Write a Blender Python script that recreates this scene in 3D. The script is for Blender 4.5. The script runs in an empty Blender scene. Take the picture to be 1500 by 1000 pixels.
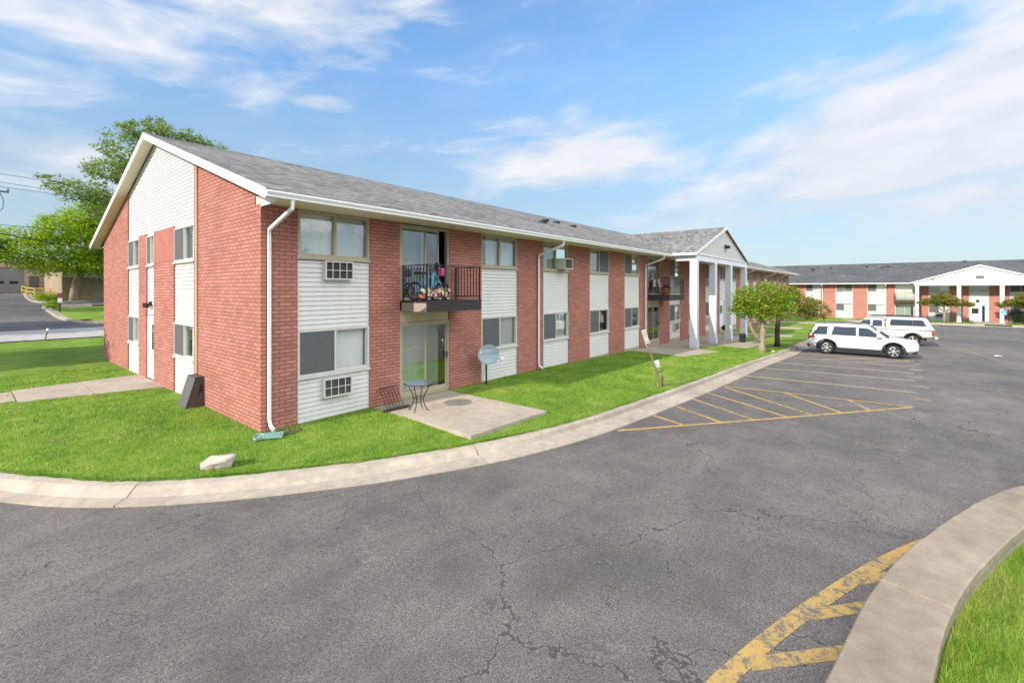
import bpy, bmesh, math, random
import numpy as np
from mathutils import Vector, Matrix
R = math.radians
random.seed(7); RNG = np.random.default_rng(11)
sc = bpy.context.scene
col = sc.collection

# ------------------------------------------------------------------ materials
class NT:
    def __init__(s, name):
        s.m = bpy.data.materials.new(name); s.m.use_nodes = True
        s.t = s.m.node_tree; s.t.nodes.clear()
        s.out = s.t.nodes.new('ShaderNodeOutputMaterial')
    def n(s, ty, **kw):
        nd = s.t.nodes.new(ty)
        for k, v in kw.items():
            if k.startswith('i_'):
                key = k[2:]
                key = int(key) if key.isdigit() else key.replace('_', ' ')
                s.set(nd.inputs[key], v)
            else: setattr(nd, k, v)
        return nd
    def set(s, inp, v):
        if isinstance(v, bpy.types.NodeSocket): s.t.links.new(v, inp)
        else: inp.default_value = v
    def math(s, op, a, b=None, c=None, clamp=False):
        nd = s.n('ShaderNodeMath', operation=op, use_clamp=clamp)
        s.set(nd.inputs[0], a)
        if b is not None: s.set(nd.inputs[1], b)
        if c is not None: s.set(nd.inputs[2], c)
        return nd.outputs[0]
    def mix(s, f, a, b):
        nd = s.n('ShaderNodeMix', data_type='RGBA')
        s.set(nd.inputs[0], f); s.set(nd.inputs[6], a); s.set(nd.inputs[7], b)
        return nd.outputs[2]
    def ramp(s, f, stops):
        nd = s.n('ShaderNodeValToRGB'); cr = nd.color_ramp
        while len(cr.elements) < len(stops): cr.elements.new(.5)
        for e, (p, c) in zip(cr.elements, stops):
            e.position = p; e.color = c if len(c) == 4 else (*c, 1)
        s.set(nd.inputs[0], f); return nd.outputs[0]
    def maprange(s, v, a, b, c=0., d=1.):
        nd = s.n('ShaderNodeMapRange'); s.set(nd.inputs[0], v)
        nd.inputs[1].default_value = a; nd.inputs[2].default_value = b
        nd.inputs[3].default_value = c; nd.inputs[4].default_value = d
        return nd.outputs[0]
    def noise(s, vec, scale, det=3, rough=.55, dist=0.):
        nd = s.n('ShaderNodeTexNoise'); s.set(nd.inputs['Vector'], vec)
        nd.inputs['Scale'].default_value = scale; nd.inputs['Detail'].default_value = det
        nd.inputs['Roughness'].default_value = rough; nd.inputs['Distortion'].default_value = dist
        return nd.outputs['Fac']
    def bsdf(s, color, rough=.8, spec=.3, bump=None, bstr=.3, bdist=.01, metal=0., coat=0., sub=None):
        p = s.n('ShaderNodeBsdfPrincipled'); s.set(p.inputs['Base Color'], color)
        s.set(p.inputs['Roughness'], rough); p.inputs['Specular IOR Level'].default_value = spec
        p.inputs['Metallic'].default_value = metal; p.inputs['Coat Weight'].default_value = coat
        if bump is not None:
            b = s.n('ShaderNodeBump'); b.inputs['Strength'].default_value = bstr; b.inputs['Distance'].default_value = bdist
            s.set(b.inputs['Height'], bump); s.t.links.new(b.outputs[0], p.inputs['Normal'])
        return p.outputs[0]
    def done(s, sh):
        s.t.links.new(sh, s.out.inputs[0]); return s.m
def c4(c): return (*c, 1.)
M = {}
def simple(name, c, rough=.7, spec=.3, metal=0., coat=0., var=.12, scale=6., bump=0.):
    t = NT(name); tc = t.n('ShaderNodeTexCoord').outputs['Object']
    n = t.noise(tc, scale, 5, .6)
    n2 = t.noise(tc, scale * .17, 3)
    f = t.math('ADD', t.math('MULTIPLY', n, .6), t.math('MULTIPLY', n2, .4))
    colr = t.mix(t.maprange(f, .3, .7), c4([x * (1 - var) for x in c]), c4([min(1, x * (1 + var)) for x in c]))
    M[name] = t.done(t.bsdf(colr, rough, spec, n if bump else None, bump, .01, metal, coat))
    return M[name]
def siding_mat():
    t = NT('siding'); ob = t.n('ShaderNodeTexCoord').outputs['Object']
    mp = t.n('ShaderNodeMapping'); t.set(mp.inputs[0], ob); mp.inputs['Scale'].default_value = (5., 5., .35)
    st = t.noise(mp.outputs[0], 1.3, 5, .65); bl = t.noise(ob, 1.1, 4, .6)
    f = t.math('ADD', t.math('MULTIPLY', st, .6), t.math('MULTIPLY', bl, .4))
    colr = t.ramp(f, [(.30, (.56, .545, .50)), (.46, (.665, .655, .625)), (.7, (.70, .69, .66))])
    M['siding'] = t.done(t.bsdf(colr, .55, .3))
siding_mat()
simple('ac_beige', (.64, .62, .56), .5, .3, var=.08)
simple('ac_grille', (.07, .068, .062), .6, .3, var=.2)
simple('white_trim', (.78, .78, .76), .45, .35, var=.04, scale=2)
simple('column_white', (.76, .77, .80), .5, .3, var=.04, scale=2)
simple('tan_frame', (.42, .36, .26), .45, .4, var=.08)
simple('pale_frame', (.56, .55, .50), .45, .4, var=.06)
simple('soffit', (.74, .66, .51), .7, .2, var=.1, scale=1.5)
simple('header_tan', (.56, .46, .30), .7, .2, var=.2, scale=1.2)
simple('dark_trim', (.045, .038, .035), .55, .3, var=.2)
simple('balcony_skin', (.30, .25, .20), .5, .3, var=.15)
simple('beige_panel', (.55, .48, .38), .6, .3, var=.1)
simple('black_metal', (.012, .012, .014), .4, .5, var=.2)
simple('grey_metal', (.16, .15, .15), .45, .5, metal=.4, var=.15)
simple('brown_metal', (.085, .065, .06), .5, .4, var=.15)
simple('steel', (.45, .46, .48), .35, .5, metal=.8, var=.1)
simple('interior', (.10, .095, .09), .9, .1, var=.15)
simple('curtain', (.85, .86, .86), .9, .1, var=.05)
simple('pale_curtain', (.42, .52, .43), .9, .1, var=.06)
simple('screen', (.11, .117, .122), .6, .2, var=.1)
simple('door_white', (.74, .76, .80), .35, .5, var=.03)
simple('conduit', (.60, .42, .28), .5, .3, var=.1)
simple('rubber', (.018, .018, .018), .8, .2, var=.3, scale=20)
simple('plastic_black', (.02, .02, .022), .45, .4, var=.2)
simple('alloy', (.62, .62, .62), .3, .5, metal=.7, var=.06)
simple('car_white', (.66, .67, .68), .22, .5, coat=.6, var=.02)
simple('truck_pearl', (.55, .53, .505), .25, .5, coat=.5, var=.03)
simple('car_glass', (.018, .022, .026), .015, .8, coat=.3, var=.1)
simple('lamp_red', (.35, .012, .012), .15, .6, coat=.5, var=.1)
simple('lamp_clear', (.55, .50, .45), .1, .7, coat=.5, var=.2)
simple('wood_grey', (.30, .24, .17), .8, .2, var=.25, scale=9)
simple('bark_pale', (.30, .235, .18), .9, .15, var=.35, scale=9, bump=.6)
simple('bark_dark', (.085, .065, .055), .9, .15, var=.4, scale=9, bump=.6)
simple('terracotta', (.34, .17, .08), .8, .2, var=.2)
simple('green_plastic', (.22, .36, .33), .5, .3, var=.1)
simple('dish_grey', (.30, .38, .42), .45, .4, var=.04)
simple('white_plastic', (.80, .80, .80), .4, .4, var=.03)
simple('sign_blue', (.10, .30, .62), .4, .4, var=.05)
simple('pale_red', (.62, .50, .52), .6, .3, var=.1)
simple('sign_red', (.40, .05, .05), .5, .3, var=.1)
simple('yellow_paint', (.72, .48, .05), .5, .4, var=.1)
simple('bike_blue', (.05, .30, .55), .3, .5, coat=.4, var=.1)
simple('bike_teal', (.20, .55, .62), .3, .5, var=.1)
simple('pink', (.70, .08, .25), .6, .3, var=.2)
simple('cream_flower', (.75, .62, .50), .7, .2, var=.25, scale=14)
simple('petal_red', (.62, .07, .06), .7, .2, var=.25, scale=14)
simple('purple', (.22, .05, .25), .6, .3, var=.2)
simple('leaf_plain', (.09, .17, .04), .6, .3, var=.3, scale=14)
simple('garage_grey', (.17, .165, .165), .6, .3, var=.1)
simple('cable', (.03, .03, .035), .7, .2, var=.1)
simple('paper', (.8, .8, .78), .8, .2, var=.05)
simple('plaster', (.385, .155, .122), .9, .15, var=.3, scale=11)
simple('dark_blind', (.20, .25, .25), .8, .2, var=.1)

simple('soil', (.09, .065, .045), .95, .1, var=.35, scale=12, bump=.6)
simple('tank_grey', (.45, .45, .44), .6, .3, var=.1)

def brick_mat(name, c1, c2, mortar, bw=.27, rh=.09, ms=.008, patch=None):
    t = NT(name); uv = t.n('ShaderNodeUVMap').outputs[0]
    ob = t.n('ShaderNodeTexCoord').outputs['Object']
    b = t.n('ShaderNodeTexBrick', offset=.5)
    b.inputs['Scale'].default_value = 1.; b.inputs['Brick Width'].default_value = bw; b.inputs['Row Height'].default_value = rh
    b.inputs['Mortar Size'].default_value = ms; b.inputs['Mortar Smooth'].default_value = .15; b.inputs['Bias'].default_value = 0.
    # slight wobble so the joints are not ruler-drawn
    nz = t.n('ShaderNodeTexNoise'); t.set(nz.inputs['Vector'], uv); nz.inputs['Scale'].default_value = 9.
    off = t.n('ShaderNodeVectorMath', operation='SUBTRACT'); t.set(off.inputs[0], nz.outputs['Color']); off.inputs[1].default_value = (.5, .5, .5)
    sc_ = t.n('ShaderNodeVectorMath', operation='SCALE'); t.set(sc_.inputs[0], off.outputs[0]); sc_.inputs['Scale'].default_value = .008
    ad = t.n('ShaderNodeVectorMath', operation='ADD'); t.set(ad.inputs[0], uv); t.set(ad.inputs[1], sc_.outputs[0])
    t.set(b.inputs['Vector'], ad.outputs[0])
    b.inputs['Color1'].default_value = c4(c1); b.inputs['Color2'].default_value = c4(c2); b.inputs['Mortar'].default_value = c4(mortar)
    big = t.noise(ob, .9, 4, .6); fine = t.noise(ob, 38, 4, .65)
    v = t.math('ADD', t.math('MULTIPLY', t.maprange(big, .3, .7, -.11, .11), 1.), t.maprange(fine, .3, .7, .82, 1.16))
    hs = t.n('ShaderNodeHueSaturation'); t.set(hs.inputs['Value'], v); t.set(hs.inputs['Color'], b.outputs['Color'])
    # pale efflorescence low down and in blotches
    eff = t.math('MULTIPLY', t.maprange(t.noise(ob, 2.3, 5, .7), .58, .8), .22)
    colr = t.mix(eff, hs.outputs[0], c4((.55, .38, .33)))
    h = t.math('SUBTRACT', t.math('MULTIPLY', fine, .3), b.outputs['Fac'])
    M[name] = t.done(t.bsdf(colr, .88, .2, h, .7, .012))
brick_mat('brick', (.50, .212, .163), (.38, .155, .122), (.22, .10, .082), ms=.011)
brick_mat('brick_far', (.50, .22, .175), (.43, .18, .145), (.37, .17, .14))
brick_mat('brick_tan', (.40, .30, .21), (.33, .24, .17), (.28, .22, .17), .4, .2, .012)
def shingle_mat(name, cols, rough=.9):
    t = NT(name); uv = t.n('ShaderNodeUVMap').outputs[0]; ob = t.n('ShaderNodeTexCoord').outputs['Object']
    nz = t.noise(uv, 3.1, 2)
    b = t.n('ShaderNodeTexBrick', offset=.37, offset_frequency=2, squash=1.35, squash_frequency=3)
    t.set(b.inputs['Vector'], uv)
    b.inputs['Scale'].default_value = 1.; b.inputs['Brick Width'].default_value = .23; b.inputs['Row Height'].default_value = .135
    b.inputs['Mortar Size'].default_value = .007; b.inputs['Mortar Smooth'].default_value = .4
    b.inputs['Color1'].default_value = (0, 0, 0, 1); b.inputs['Color2'].default_value = (1, 1, 1, 1); b.inputs['Mortar'].default_value = (.0, .0, .0, 1)
    wn = t.noise(uv, 5.5, 4, .7); fine = t.noise(ob, 60, 3, .7); big = t.noise(ob, .35, 3)
    f = t.math('ADD', t.math('MULTIPLY', b.outputs['Color'], .55), t.math('ADD', t.math('MULTIPLY', wn, .32), t.math('MULTIPLY', fine, .22)))
    f = t.math('ADD', f, t.maprange(big, .3, .7, -.1, .1))
    colr = t.ramp(f, [(.18, cols[0]), (.42, cols[1]), (.62, cols[2]), (.85, cols[3])])
    h = t.math('ADD', t.math('SUBTRACT', 1., b.outputs['Fac']), t.math('MULTIPLY', fine, .4))
    M[name] = t.done(t.bsdf(colr, rough, .2, h, .8, .012))
shingle_mat('shingle', [(.095, .091, .085), (.165, .158, .146), (.235, .225, .207), (.31, .297, .273)])
shingle_mat('shingle_far', [(.055, .058, .062), (.085, .09, .095), (.115, .118, .12), (.16, .16, .16)])

def asphalt_mat(name, base, cracks=True):
    t = NT(name); ob = t.n('ShaderNodeTexCoord').outputs['Object']
    big = t.noise(ob, .16, 5, .62, .6); mid = t.noise(ob, 1.1, 5, .65); fine = t.noise(ob, 44, 4, .72)
    grit = t.n('ShaderNodeTexVoronoi'); t.set(grit.inputs['Vector'], ob); grit.inputs['Scale'].default_value = 95.
    gsel = t.n('ShaderNodeSeparateColor'); t.set(gsel.inputs[0], grit.outputs['Color'])
    stone = t.math('MULTIPLY', t.maprange(gsel.outputs[0], .70, .86), t.maprange(grit.outputs['Distance'], .5, .25))
    d = [x * .66 for x in base]; l = [x * 1.32 for x in base]
    f = t.math('ADD', t.math('MULTIPLY', big, .62), t.math('MULTIPLY', mid, .38))
    colr = t.mix(t.maprange(f, .36, .64), c4((d[0], d[1], d[2] * 1.05)), c4((l[0] * 1.02, l[1] * .98, l[2] * .94)))
    colr = t.mix(t.maprange(fine, .44, .60, 0, .72), colr, c4([x * .34 for x in base]))
    colr = t.mix(t.math('MULTIPLY', stone, t.maprange(mid, .35, .65, .15, .85)), colr, c4((.46, .42, .38)))
    # streaky wear along the driving direction
    mp = t.n('ShaderNodeMapping'); t.set(mp.inputs[0], ob); mp.inputs['Scale'].default_value = (.16, 1.9, 1.)
    mp.inputs['Rotation'].default_value = (0, 0, R(6))
    st = t.noise(mp.outputs[0], 1., 5, .7)
    colr = t.mix(t.maprange(st, .56, .78, 0, .16), colr, c4([min(1, x * 2.3) for x in base]))
    colr = t.mix(t.maprange(st, .43, .28, 0, .18), colr, c4([x * .5 for x in base]))
    oil = t.math('MULTIPLY', t.maprange(t.noise(ob, .42, 5, .7, .8), .60, .74), .4)
    colr = t.mix(oil, colr, c4([x * .42 for x in base]))
    pale = t.math('MULTIPLY', t.maprange(t.noise(ob, .31, 6, .75, 1.2), .58, .72), .35)
    colr = t.mix(pale, colr, c4([x * 2.1 for x in base]))
    h = fine
    if cracks:
        w = t.n('ShaderNodeTexNoise'); t.set(w.inputs['Vector'], ob); w.inputs['Scale'].default_value = 1.1; w.inputs['Detail'].default_value = 6.; w.inputs['Roughness'].default_value = .62
        s = t.n('ShaderNodeVectorMath', operation='SCALE'); t.set(s.inputs[0], w.outputs['Color']); s.inputs['Scale'].default_value = 1.15
        a = t.n('ShaderNodeVectorMath', operation='ADD'); t.set(a.inputs[0], ob); t.set(a.inputs[1], s.outputs[0])
        for k, (sca, wid, lo) in enumerate([(.20, .0055, .22), (.55, .0064, .41), (1.4, .008, .57)]):
            v = t.n('ShaderNodeTexVoronoi', feature='DISTANCE_TO_EDGE'); t.set(v.inputs['Vector'], a.outputs[0]); v.inputs['Scale'].default_value = sca
            gate = t.maprange(t.noise(ob, .23 + .2 * k, 3), lo, lo + .10)
            ragged = t.maprange(t.noise(ob, 26, 2), .38, .6)
            rim = t.math('MULTIPLY', t.math('MULTIPLY', t.maprange(v.outputs['Distance'], wid * 1.5, wid * .4), gate), t.math('MULTIPLY', ragged, .36))
            core = t.math('MULTIPLY', t.math('MULTIPLY', t.maprange(v.outputs['Distance'], wid * .62, wid * .3), gate), t.maprange(t.noise(ob, .7, 2), .36, .46))
            colr = t.mix(rim, colr, c4((.36, .33, .29)))
            colr = t.mix(t.math('MULTIPLY', core, .8), colr, c4((.055, .05, .045)))
            h = t.math('SUBTRACT', h, t.math('MULTIPLY', core, 2.2))
    M[name] = t.done(t.bsdf(colr, .86, .25, h, .55, .008))
asphalt_mat('asphalt', (.165, .150, .137))
asphalt_mat('asphalt_plain', (.13, .125, .125), False)

def concrete_mat(name, c, k=1.):
    t = NT(name); ob = t.n('ShaderNodeTexCoord').outputs['Object']
    big = t.noise(ob, .8, 5, .65); mid = t.noise(ob, 5, 5, .6); fine = t.noise(ob, 90, 3, .6)
    f = t.math('ADD', t.math('MULTIPLY', big, .55), t.math('MULTIPLY', mid, .45))
    colr = t.mix(t.maprange(f, .34, .66), c4([x * (1 - .24 * k) for x in c]), c4([min(1, x * (1 + .16 * k)) for x in c]))
    colr = t.mix(t.maprange(fine, .4, .7, 0, .35 * k), colr, c4([x * .62 for x in c]))
    stain = t.math('MULTIPLY', t.maprange(t.noise(ob, 1.7, 6, .75, 1.), .56, .76), .45)
    colr = t.mix(stain, colr, c4([x * .55 for x in c]))
    M[name] = t.done(t.bsdf(colr, .9, .2, t.math('ADD', fine, t.math('MULTIPLY', mid, .5)), .35, .006))
concrete_mat('concrete', (.42, .36, .29))
concrete_mat('kerb', (.44, .38, .305), 1.4)
concrete_mat('cap_stone', (.34, .28, .21), 1.5)
concrete_mat('street_concrete', (.44, .41, .38))
concrete_mat('rock', (.47, .41, .35))

def grass_mat(name, a, b, c):
    t = NT(name); ob = t.n('ShaderNodeTexCoord').outputs['Object']
    n1 = t.noise(ob, .5, 4, .6); n2 = t.noise(ob, 3.5, 4, .65); n3 = t.noise(ob, 42, 4, .7)
    f = t.math('ADD', t.math('MULTIPLY', n1, .4), t.math('ADD', t.math('MULTIPLY', n2, .3), t.math('MULTIPLY', n3, .3)))
    colr = t.ramp(f, [(.36, a), (.5, b), (.64, c)])
    M[name] = t.done(t.bsdf(colr, .85, .15, n3, .8, .03))
grass_mat('turf', (.075, .14, .02), (.16, .26, .03), (.30, .35, .07))
def leafy(name, stops, trans=.35, rough=.5, rnd=.6, nsc=.55, dry=0):
    t = NT(name); g = t.n('ShaderNodeNewGeometry'); ob = t.n('ShaderNodeTexCoord').outputs['Object']
    f = t.math('ADD', t.math('MULTIPLY', g.outputs['Random Per Island'], rnd), t.math('MULTIPLY', t.maprange(t.noise(ob, nsc, 4, .65), .3, .7), 1 - rnd))
    colr = t.ramp(f, stops)
    if dry: colr = t.mix(t.math('MULTIPLY', t.maprange(t.noise(ob, .42, 5, .7), .52, .70), dry), colr, c4((.46, .42, .17)))
    p = t.bsdf(colr, rough, .3)
    tr = t.n('ShaderNodeBsdfTranslucent'); t.set(tr.inputs[0], colr)
    mx = t.n('ShaderNodeMixShader'); mx.inputs[0].default_value = trans
    t.t.links.new(p, mx.inputs[1]); t.t.links.new(tr.outputs[0], mx.inputs[2])
    M[name] = t.done(mx.outputs[0])
leafy('blade', [(.12, (.05, .16, .014)), (.4, (.135, .31, .022)), (.62, (.27, .43, .055)), (.85, (.43, .46, .14))], rnd=.42, nsc=1.1, dry=.5)
leafy('blade_long', [(.1, (.06, .15, .012)), (.45, (.17, .31, .022)), (.7, (.27, .40, .04)), (.92, (.42, .38, .18))], rnd=.5, nsc=1.6, dry=.4)
leafy('locust_leaf', [(.1, (.16, .27, .010)), (.5, (.33, .50, .016)), (.9, (.50, .60, .03))], .55)
leafy('maple_leaf', [(.1, (.12, .20, .035)), (.5, (.25, .35, .08)), (.9, (.44, .50, .20))], .45)
leafy('crab_leaf', [(.1, (.07, .17, .010)), (.42, (.20, .36, .02)), (.66, (.38, .42, .04)), (.86, (.32, .20, .055)), (.97, (.38, .24, .10))], .42)
leafy('crab_leaf_red', [(.1, (.10, .15, .012)), (.38, (.24, .30, .03)), (.66, (.30, .22, .05)), (.95, (.33, .16, .06))], .4)
leafy('dark_leaf', [(.1, (.012, .03, .008)), (.5, (.03, .055, .018)), (.9, (.06, .09, .03))], .2)

def paint_mat(name, c, under, wear):
    t = NT(name); ob = t.n('ShaderNodeTexCoord').outputs['Object']
    n = t.noise(ob, 9, 6, .75, .6); n2 = t.noise(ob, 60, 3, .7); n3 = t.noise(ob, 1.1, 3)
    nz = t.n('ShaderNodeTexNoise'); t.set(nz.inputs['Vector'], ob); nz.inputs['Scale'].default_value = 5.; nz.inputs['Detail'].default_value = 5.; nz.inputs['Roughness'].default_value = .7
    vs = t.n('ShaderNodeVectorMath', operation='SCALE'); t.set(vs.inputs[0], nz.outputs['Color']); vs.inputs['Scale'].default_value = .5
    va = t.n('ShaderNodeVectorMath', operation='ADD'); t.set(va.inputs[0], ob); t.set(va.inputs[1], vs.outputs[0])
    w = t.n('ShaderNodeTexVoronoi', feature='DISTANCE_TO_EDGE'); t.set(w.inputs['Vector'], va.outputs[0]); w.inputs['Scale'].default_value = 6.
    cr = t.math('MULTIPLY', t.math('MULTIPLY', t.maprange(w.outputs['Distance'], .05, .02), t.maprange(n2, .42, .55)), t.maprange(n3, .45, .6))
    f = t.math('ADD', t.math('MULTIPLY', n, .65), t.math('ADD', t.math('MULTIPLY', n2, .2), t.math('MULTIPLY', n3, .25)))
    k = t.math('MAXIMUM', t.maprange(f, wear, wear + .07), t.math('MULTIPLY', cr, .8))
    colr = t.mix(k, t.mix(t.maprange(n2, .3, .7), c4([x * .8 for x in c]), c4(c)), c4(under))
    M[name] = t.done(t.bsdf(colr, .75, .25, n2, .3, .005))
paint_mat('road_paint', (.54, .35, .11), (.16, .14, .12), .555)
paint_mat('stall_paint', (.52, .42, .25), (.15, .135, .12), .58)
paint_mat('faded_paint', (.38, .29, .19), (.14, .13, .12), .52)

def glass_mat(name, tint, refl):
    t = NT(name)
    lw = t.n('ShaderNodeFresnel'); lw.inputs[0].default_value = 1.5
    f = t.math('ADD', t.math('MULTIPLY', lw.outputs[0], 1.2), refl, clamp=True)
    tr = t.n('ShaderNodeBsdfTransparent'); tr.inputs[0].default_value = c4(tint)
    gl = t.n('ShaderNodeBsdfGlossy'); gl.inputs['Roughness'].default_value = .01
    ob = t.n('ShaderNodeTexCoord').outputs['Object']
    b = t.n('ShaderNodeBump'); b.inputs['Strength'].default_value = .06; b.inputs['Distance'].default_value = .02
    t.set(b.inputs['Height'], t.noise(ob, 2.2, 2)); t.t.links.new(b.outputs[0], gl.inputs['Normal'])
    mx = t.n('ShaderNodeMixShader'); t.set(mx.inputs[0], f)
    t.t.links.new(tr.outputs[0], mx.inputs[1]); t.t.links.new(gl.outputs[0], mx.inputs[2])
    M[name] = t.done(mx.outputs[0])
glass_mat('glass', (.92, .95, .94), .20)
glass_mat('glass_table', (.65, .70, .70), .5)

# ------------------------------------------------------------------ mesh helpers
class MB:
    def __init__(s): s.v = []; s.f = []
    def add(s, vs, fs):
        o = len(s.v); s.v += [tuple(map(float, p)) for p in vs]; s.f += [tuple(i + o for i in f) for f in fs]; return s
    def box(s, x0, x1, y0, y1, z0, z1):
        return s.add([(x0, y0, z0), (x1, y0, z0), (x1, y1, z0), (x0, y1, z0), (x0, y0, z1), (x1, y0, z1), (x1, y1, z1), (x0, y1, z1)],
                     [(0, 3, 2, 1), (4, 5, 6, 7), (0, 1, 5, 4), (1, 2, 6, 5), (2, 3, 7, 6), (3, 0, 4, 7)])
    def prism(s, pts, d):                                   # pts: 3D loop, d: extrusion vector
        n = len(pts); b = [tuple(p[i] + d[i] for i in range(3)) for p in pts]
        return s.add(list(pts) + b, [tuple(range(n))[::-1], tuple(range(n, 2 * n))] + [(i, (i + 1) % n, n + (i + 1) % n, n + i) for i in range(n)])
    def tube(s, pts, rad, n=8, cap=True, square=None):
        pts = [Vector(p) for p in pts]; m = len(pts)
        if not hasattr(rad, '__len__'): rad = [rad] * m
        rings = []; up = Vector((0, 0, 1)); prev = None
        for i, p in enumerate(pts):
            t = (pts[min(i + 1, m - 1)] - pts[max(i - 1, 0)]).normalized()
            if prev is None:
                a = t.cross(up)
                if a.length < 1e-3: a = t.cross(Vector((1, 0, 0)))
                a.normalize()
            else:
                a = prev - t * prev.dot(t)
                if a.length < 1e-4: a = t.cross(up)
                a.normalize()
            prev = a; b = t.cross(a)
            if square:
                rings.append([p + a * (q * square[0] * .5) + b * (w * square[1] * .5) for q, w in ((-1, -1), (1, -1), (1, 1), (-1, 1))])
            else:
                rings.append([p + (a * math.cos(2 * math.pi * k / n) + b * math.sin(2 * math.pi * k / n)) * rad[i] for k in range(n)])
        if square: n = 4
        vs = [q for r in rings for q in r]; fs = []
        for i in range(m - 1):
            for k in range(n):
                fs.append((i * n + k, i * n + (k + 1) % n, (i + 1) * n + (k + 1) % n, (i + 1) * n + k))
        if cap: fs += [tuple(range(n))[::-1], tuple(range((m - 1) * n, m * n))]
        return s.add(vs, fs)
    def lathe(s, prof, c=(0, 0, 0), n=20, axis='z', cap=True):
        vs = []; fs = []; m = len(prof)
        for r, h in prof:
            for k in range(n):
                a = 2 * math.pi * k / n; x, y = r * math.cos(a), r * math.sin(a)
                vs.append((c[0] + x, c[1] + y, c[2] + h) if axis == 'z' else ((c[0] + x, c[1] + h, c[2] + y) if axis == 'y' else (c[0] + h, c[1] + x, c[2] + y)))
        for i in range(m - 1):
            for k in range(n): fs.append((i * n + k, i * n + (k + 1) % n, (i + 1) * n + (k + 1) % n, (i + 1) * n + k))
        if cap: fs += [tuple(range(n))[::-1], tuple(range((m - 1) * n, m * n))]
        return s.add(vs, fs)
    def torus(s, c, R0, r, axis='y', n=24, k=8):
        vs = []; fs = []
        for i in range(n):
            a = 2 * math.pi * i / n
            for j in range(k):
                b = 2 * math.pi * j / k; q = R0 + r * math.cos(b); h = r * math.sin(b)
                p = (q * math.cos(a), h, q * math.sin(a)) if axis == 'y' else ((h, q * math.cos(a), q * math.sin(a)) if axis == 'x' else (q * math.cos(a), q * math.sin(a), h))
                vs.append(tuple(p[t] + c[t] for t in range(3)))
        for i in range(n):
            for j in range(k): fs.append((i * k + j, ((i + 1) % n) * k + j, ((i + 1) % n) * k + (j + 1) % k, i * k + (j + 1) % k))
        return s.add(vs, fs)
    def ball(s, c, r, n=10, m=7):
        if not hasattr(r, '__len__'): r = (r, r, r)
        vs = [(c[0], c[1], c[2] - r[2])]; fs = []
        for i in range(1, m):
            a = -math.pi / 2 + math.pi * i / m
            for k in range(n):
                b = 2 * math.pi * k / n; vs.append((c[0] + r[0] * math.cos(a) * math.cos(b), c[1] + r[1] * math.cos(a) * math.sin(b), c[2] + r[2] * math.sin(a)))
        vs.append((c[0], c[1], c[2] + r[2])); L = len(vs) - 1
        for k in range(n):
            fs.append((0, 1 + (k + 1) % n, 1 + k)); fs.append((L, L - n + k, L - n + (k + 1) % n))
        for i in range(m - 2):
            for k in range(n): fs.append((1 + i * n + k, 1 + i * n + (k + 1) % n, 1 + (i + 1) * n + (k + 1) % n, 1 + (i + 1) * n + k))
        return s.add(vs, fs)
    def grid(s, P):                                          # P[i][j] points
        a, b = len(P), len(P[0])
        return s.add([p for r in P for p in r], [(i * b + j, (i + 1) * b + j, (i + 1) * b + j + 1, i * b + j + 1) for i in range(a - 1) for j in range(b - 1)])
    def build(s, name, mat, parent=None, smooth=False, bevel=0, loc=None, rot=None, fixn=True):
        me = bpy.data.meshes.new(name); me.from_pydata(s.v, [], s.f)
        if fixn:
            bm = bmesh.new(); bm.from_mesh(me); bmesh.ops.recalc_face_normals(bm, faces=bm.faces); bm.to_mesh(me); bm.free()
        me.update()
        n = len(me.loops); uv = me.uv_layers.new(name='UVMap')
        co = np.empty(len(me.vertices) * 3, np.float32); me.vertices.foreach_get('co', co); co = co.reshape(-1, 3)
        vi = np.empty(n, np.int32); me.loops.foreach_get('vertex_index', vi)
        pn = np.empty(len(me.polygons) * 3, np.float32); me.polygons.foreach_get('normal', pn); pn = np.abs(pn.reshape(-1, 3))
        lt = np.empty(len(me.polygons), np.int32); me.polygons.foreach_get('loop_total', lt)
        ax = np.repeat(np.where(pn[:, 2] > .7, 2, np.where(pn[:, 0] > pn[:, 1], 0, 1)), lt)
        c = co[vi]; u = np.where(ax == 0, c[:, 1], c[:, 0]); w = np.where(ax == 2, c[:, 1], c[:, 2])
        uv.data.foreach_set('uv', np.stack([u, w], 1).astype(np.float32).ravel())
        if smooth: me.polygons.foreach_set('use_smooth', [True] * len(me.polygons))
        me.materials.append(M[mat] if isinstance(mat, str) else mat)
        o = bpy.data.objects.new(name, me); col.objects.link(o)
        if parent is not None: o.parent = parent
        if loc is not None: o.location = loc
        if rot is not None: o.rotation_euler = rot
        if bevel:
            b = o.modifiers.new('Bevel', 'BEVEL'); b.width = bevel; b.segments = 2; b.limit_method = 'ANGLE'
        return o
def tag(o, label=None, cat=None, group=None, kind=None):
    if label: o['label'] = label
    if cat: o['category'] = cat
    if group: o['group'] = group
    if kind: o['kind'] = kind
    return o
def thing(name, label, cat, loc=(0, 0, 0), rz=0, group=None):
    o = bpy.data.objects.new(name, None); col.objects.link(o); o.location = loc; o.rotation_euler = (0, 0, rz)
    o.empty_display_size = .2
    return tag(o, label, cat, group)
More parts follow.
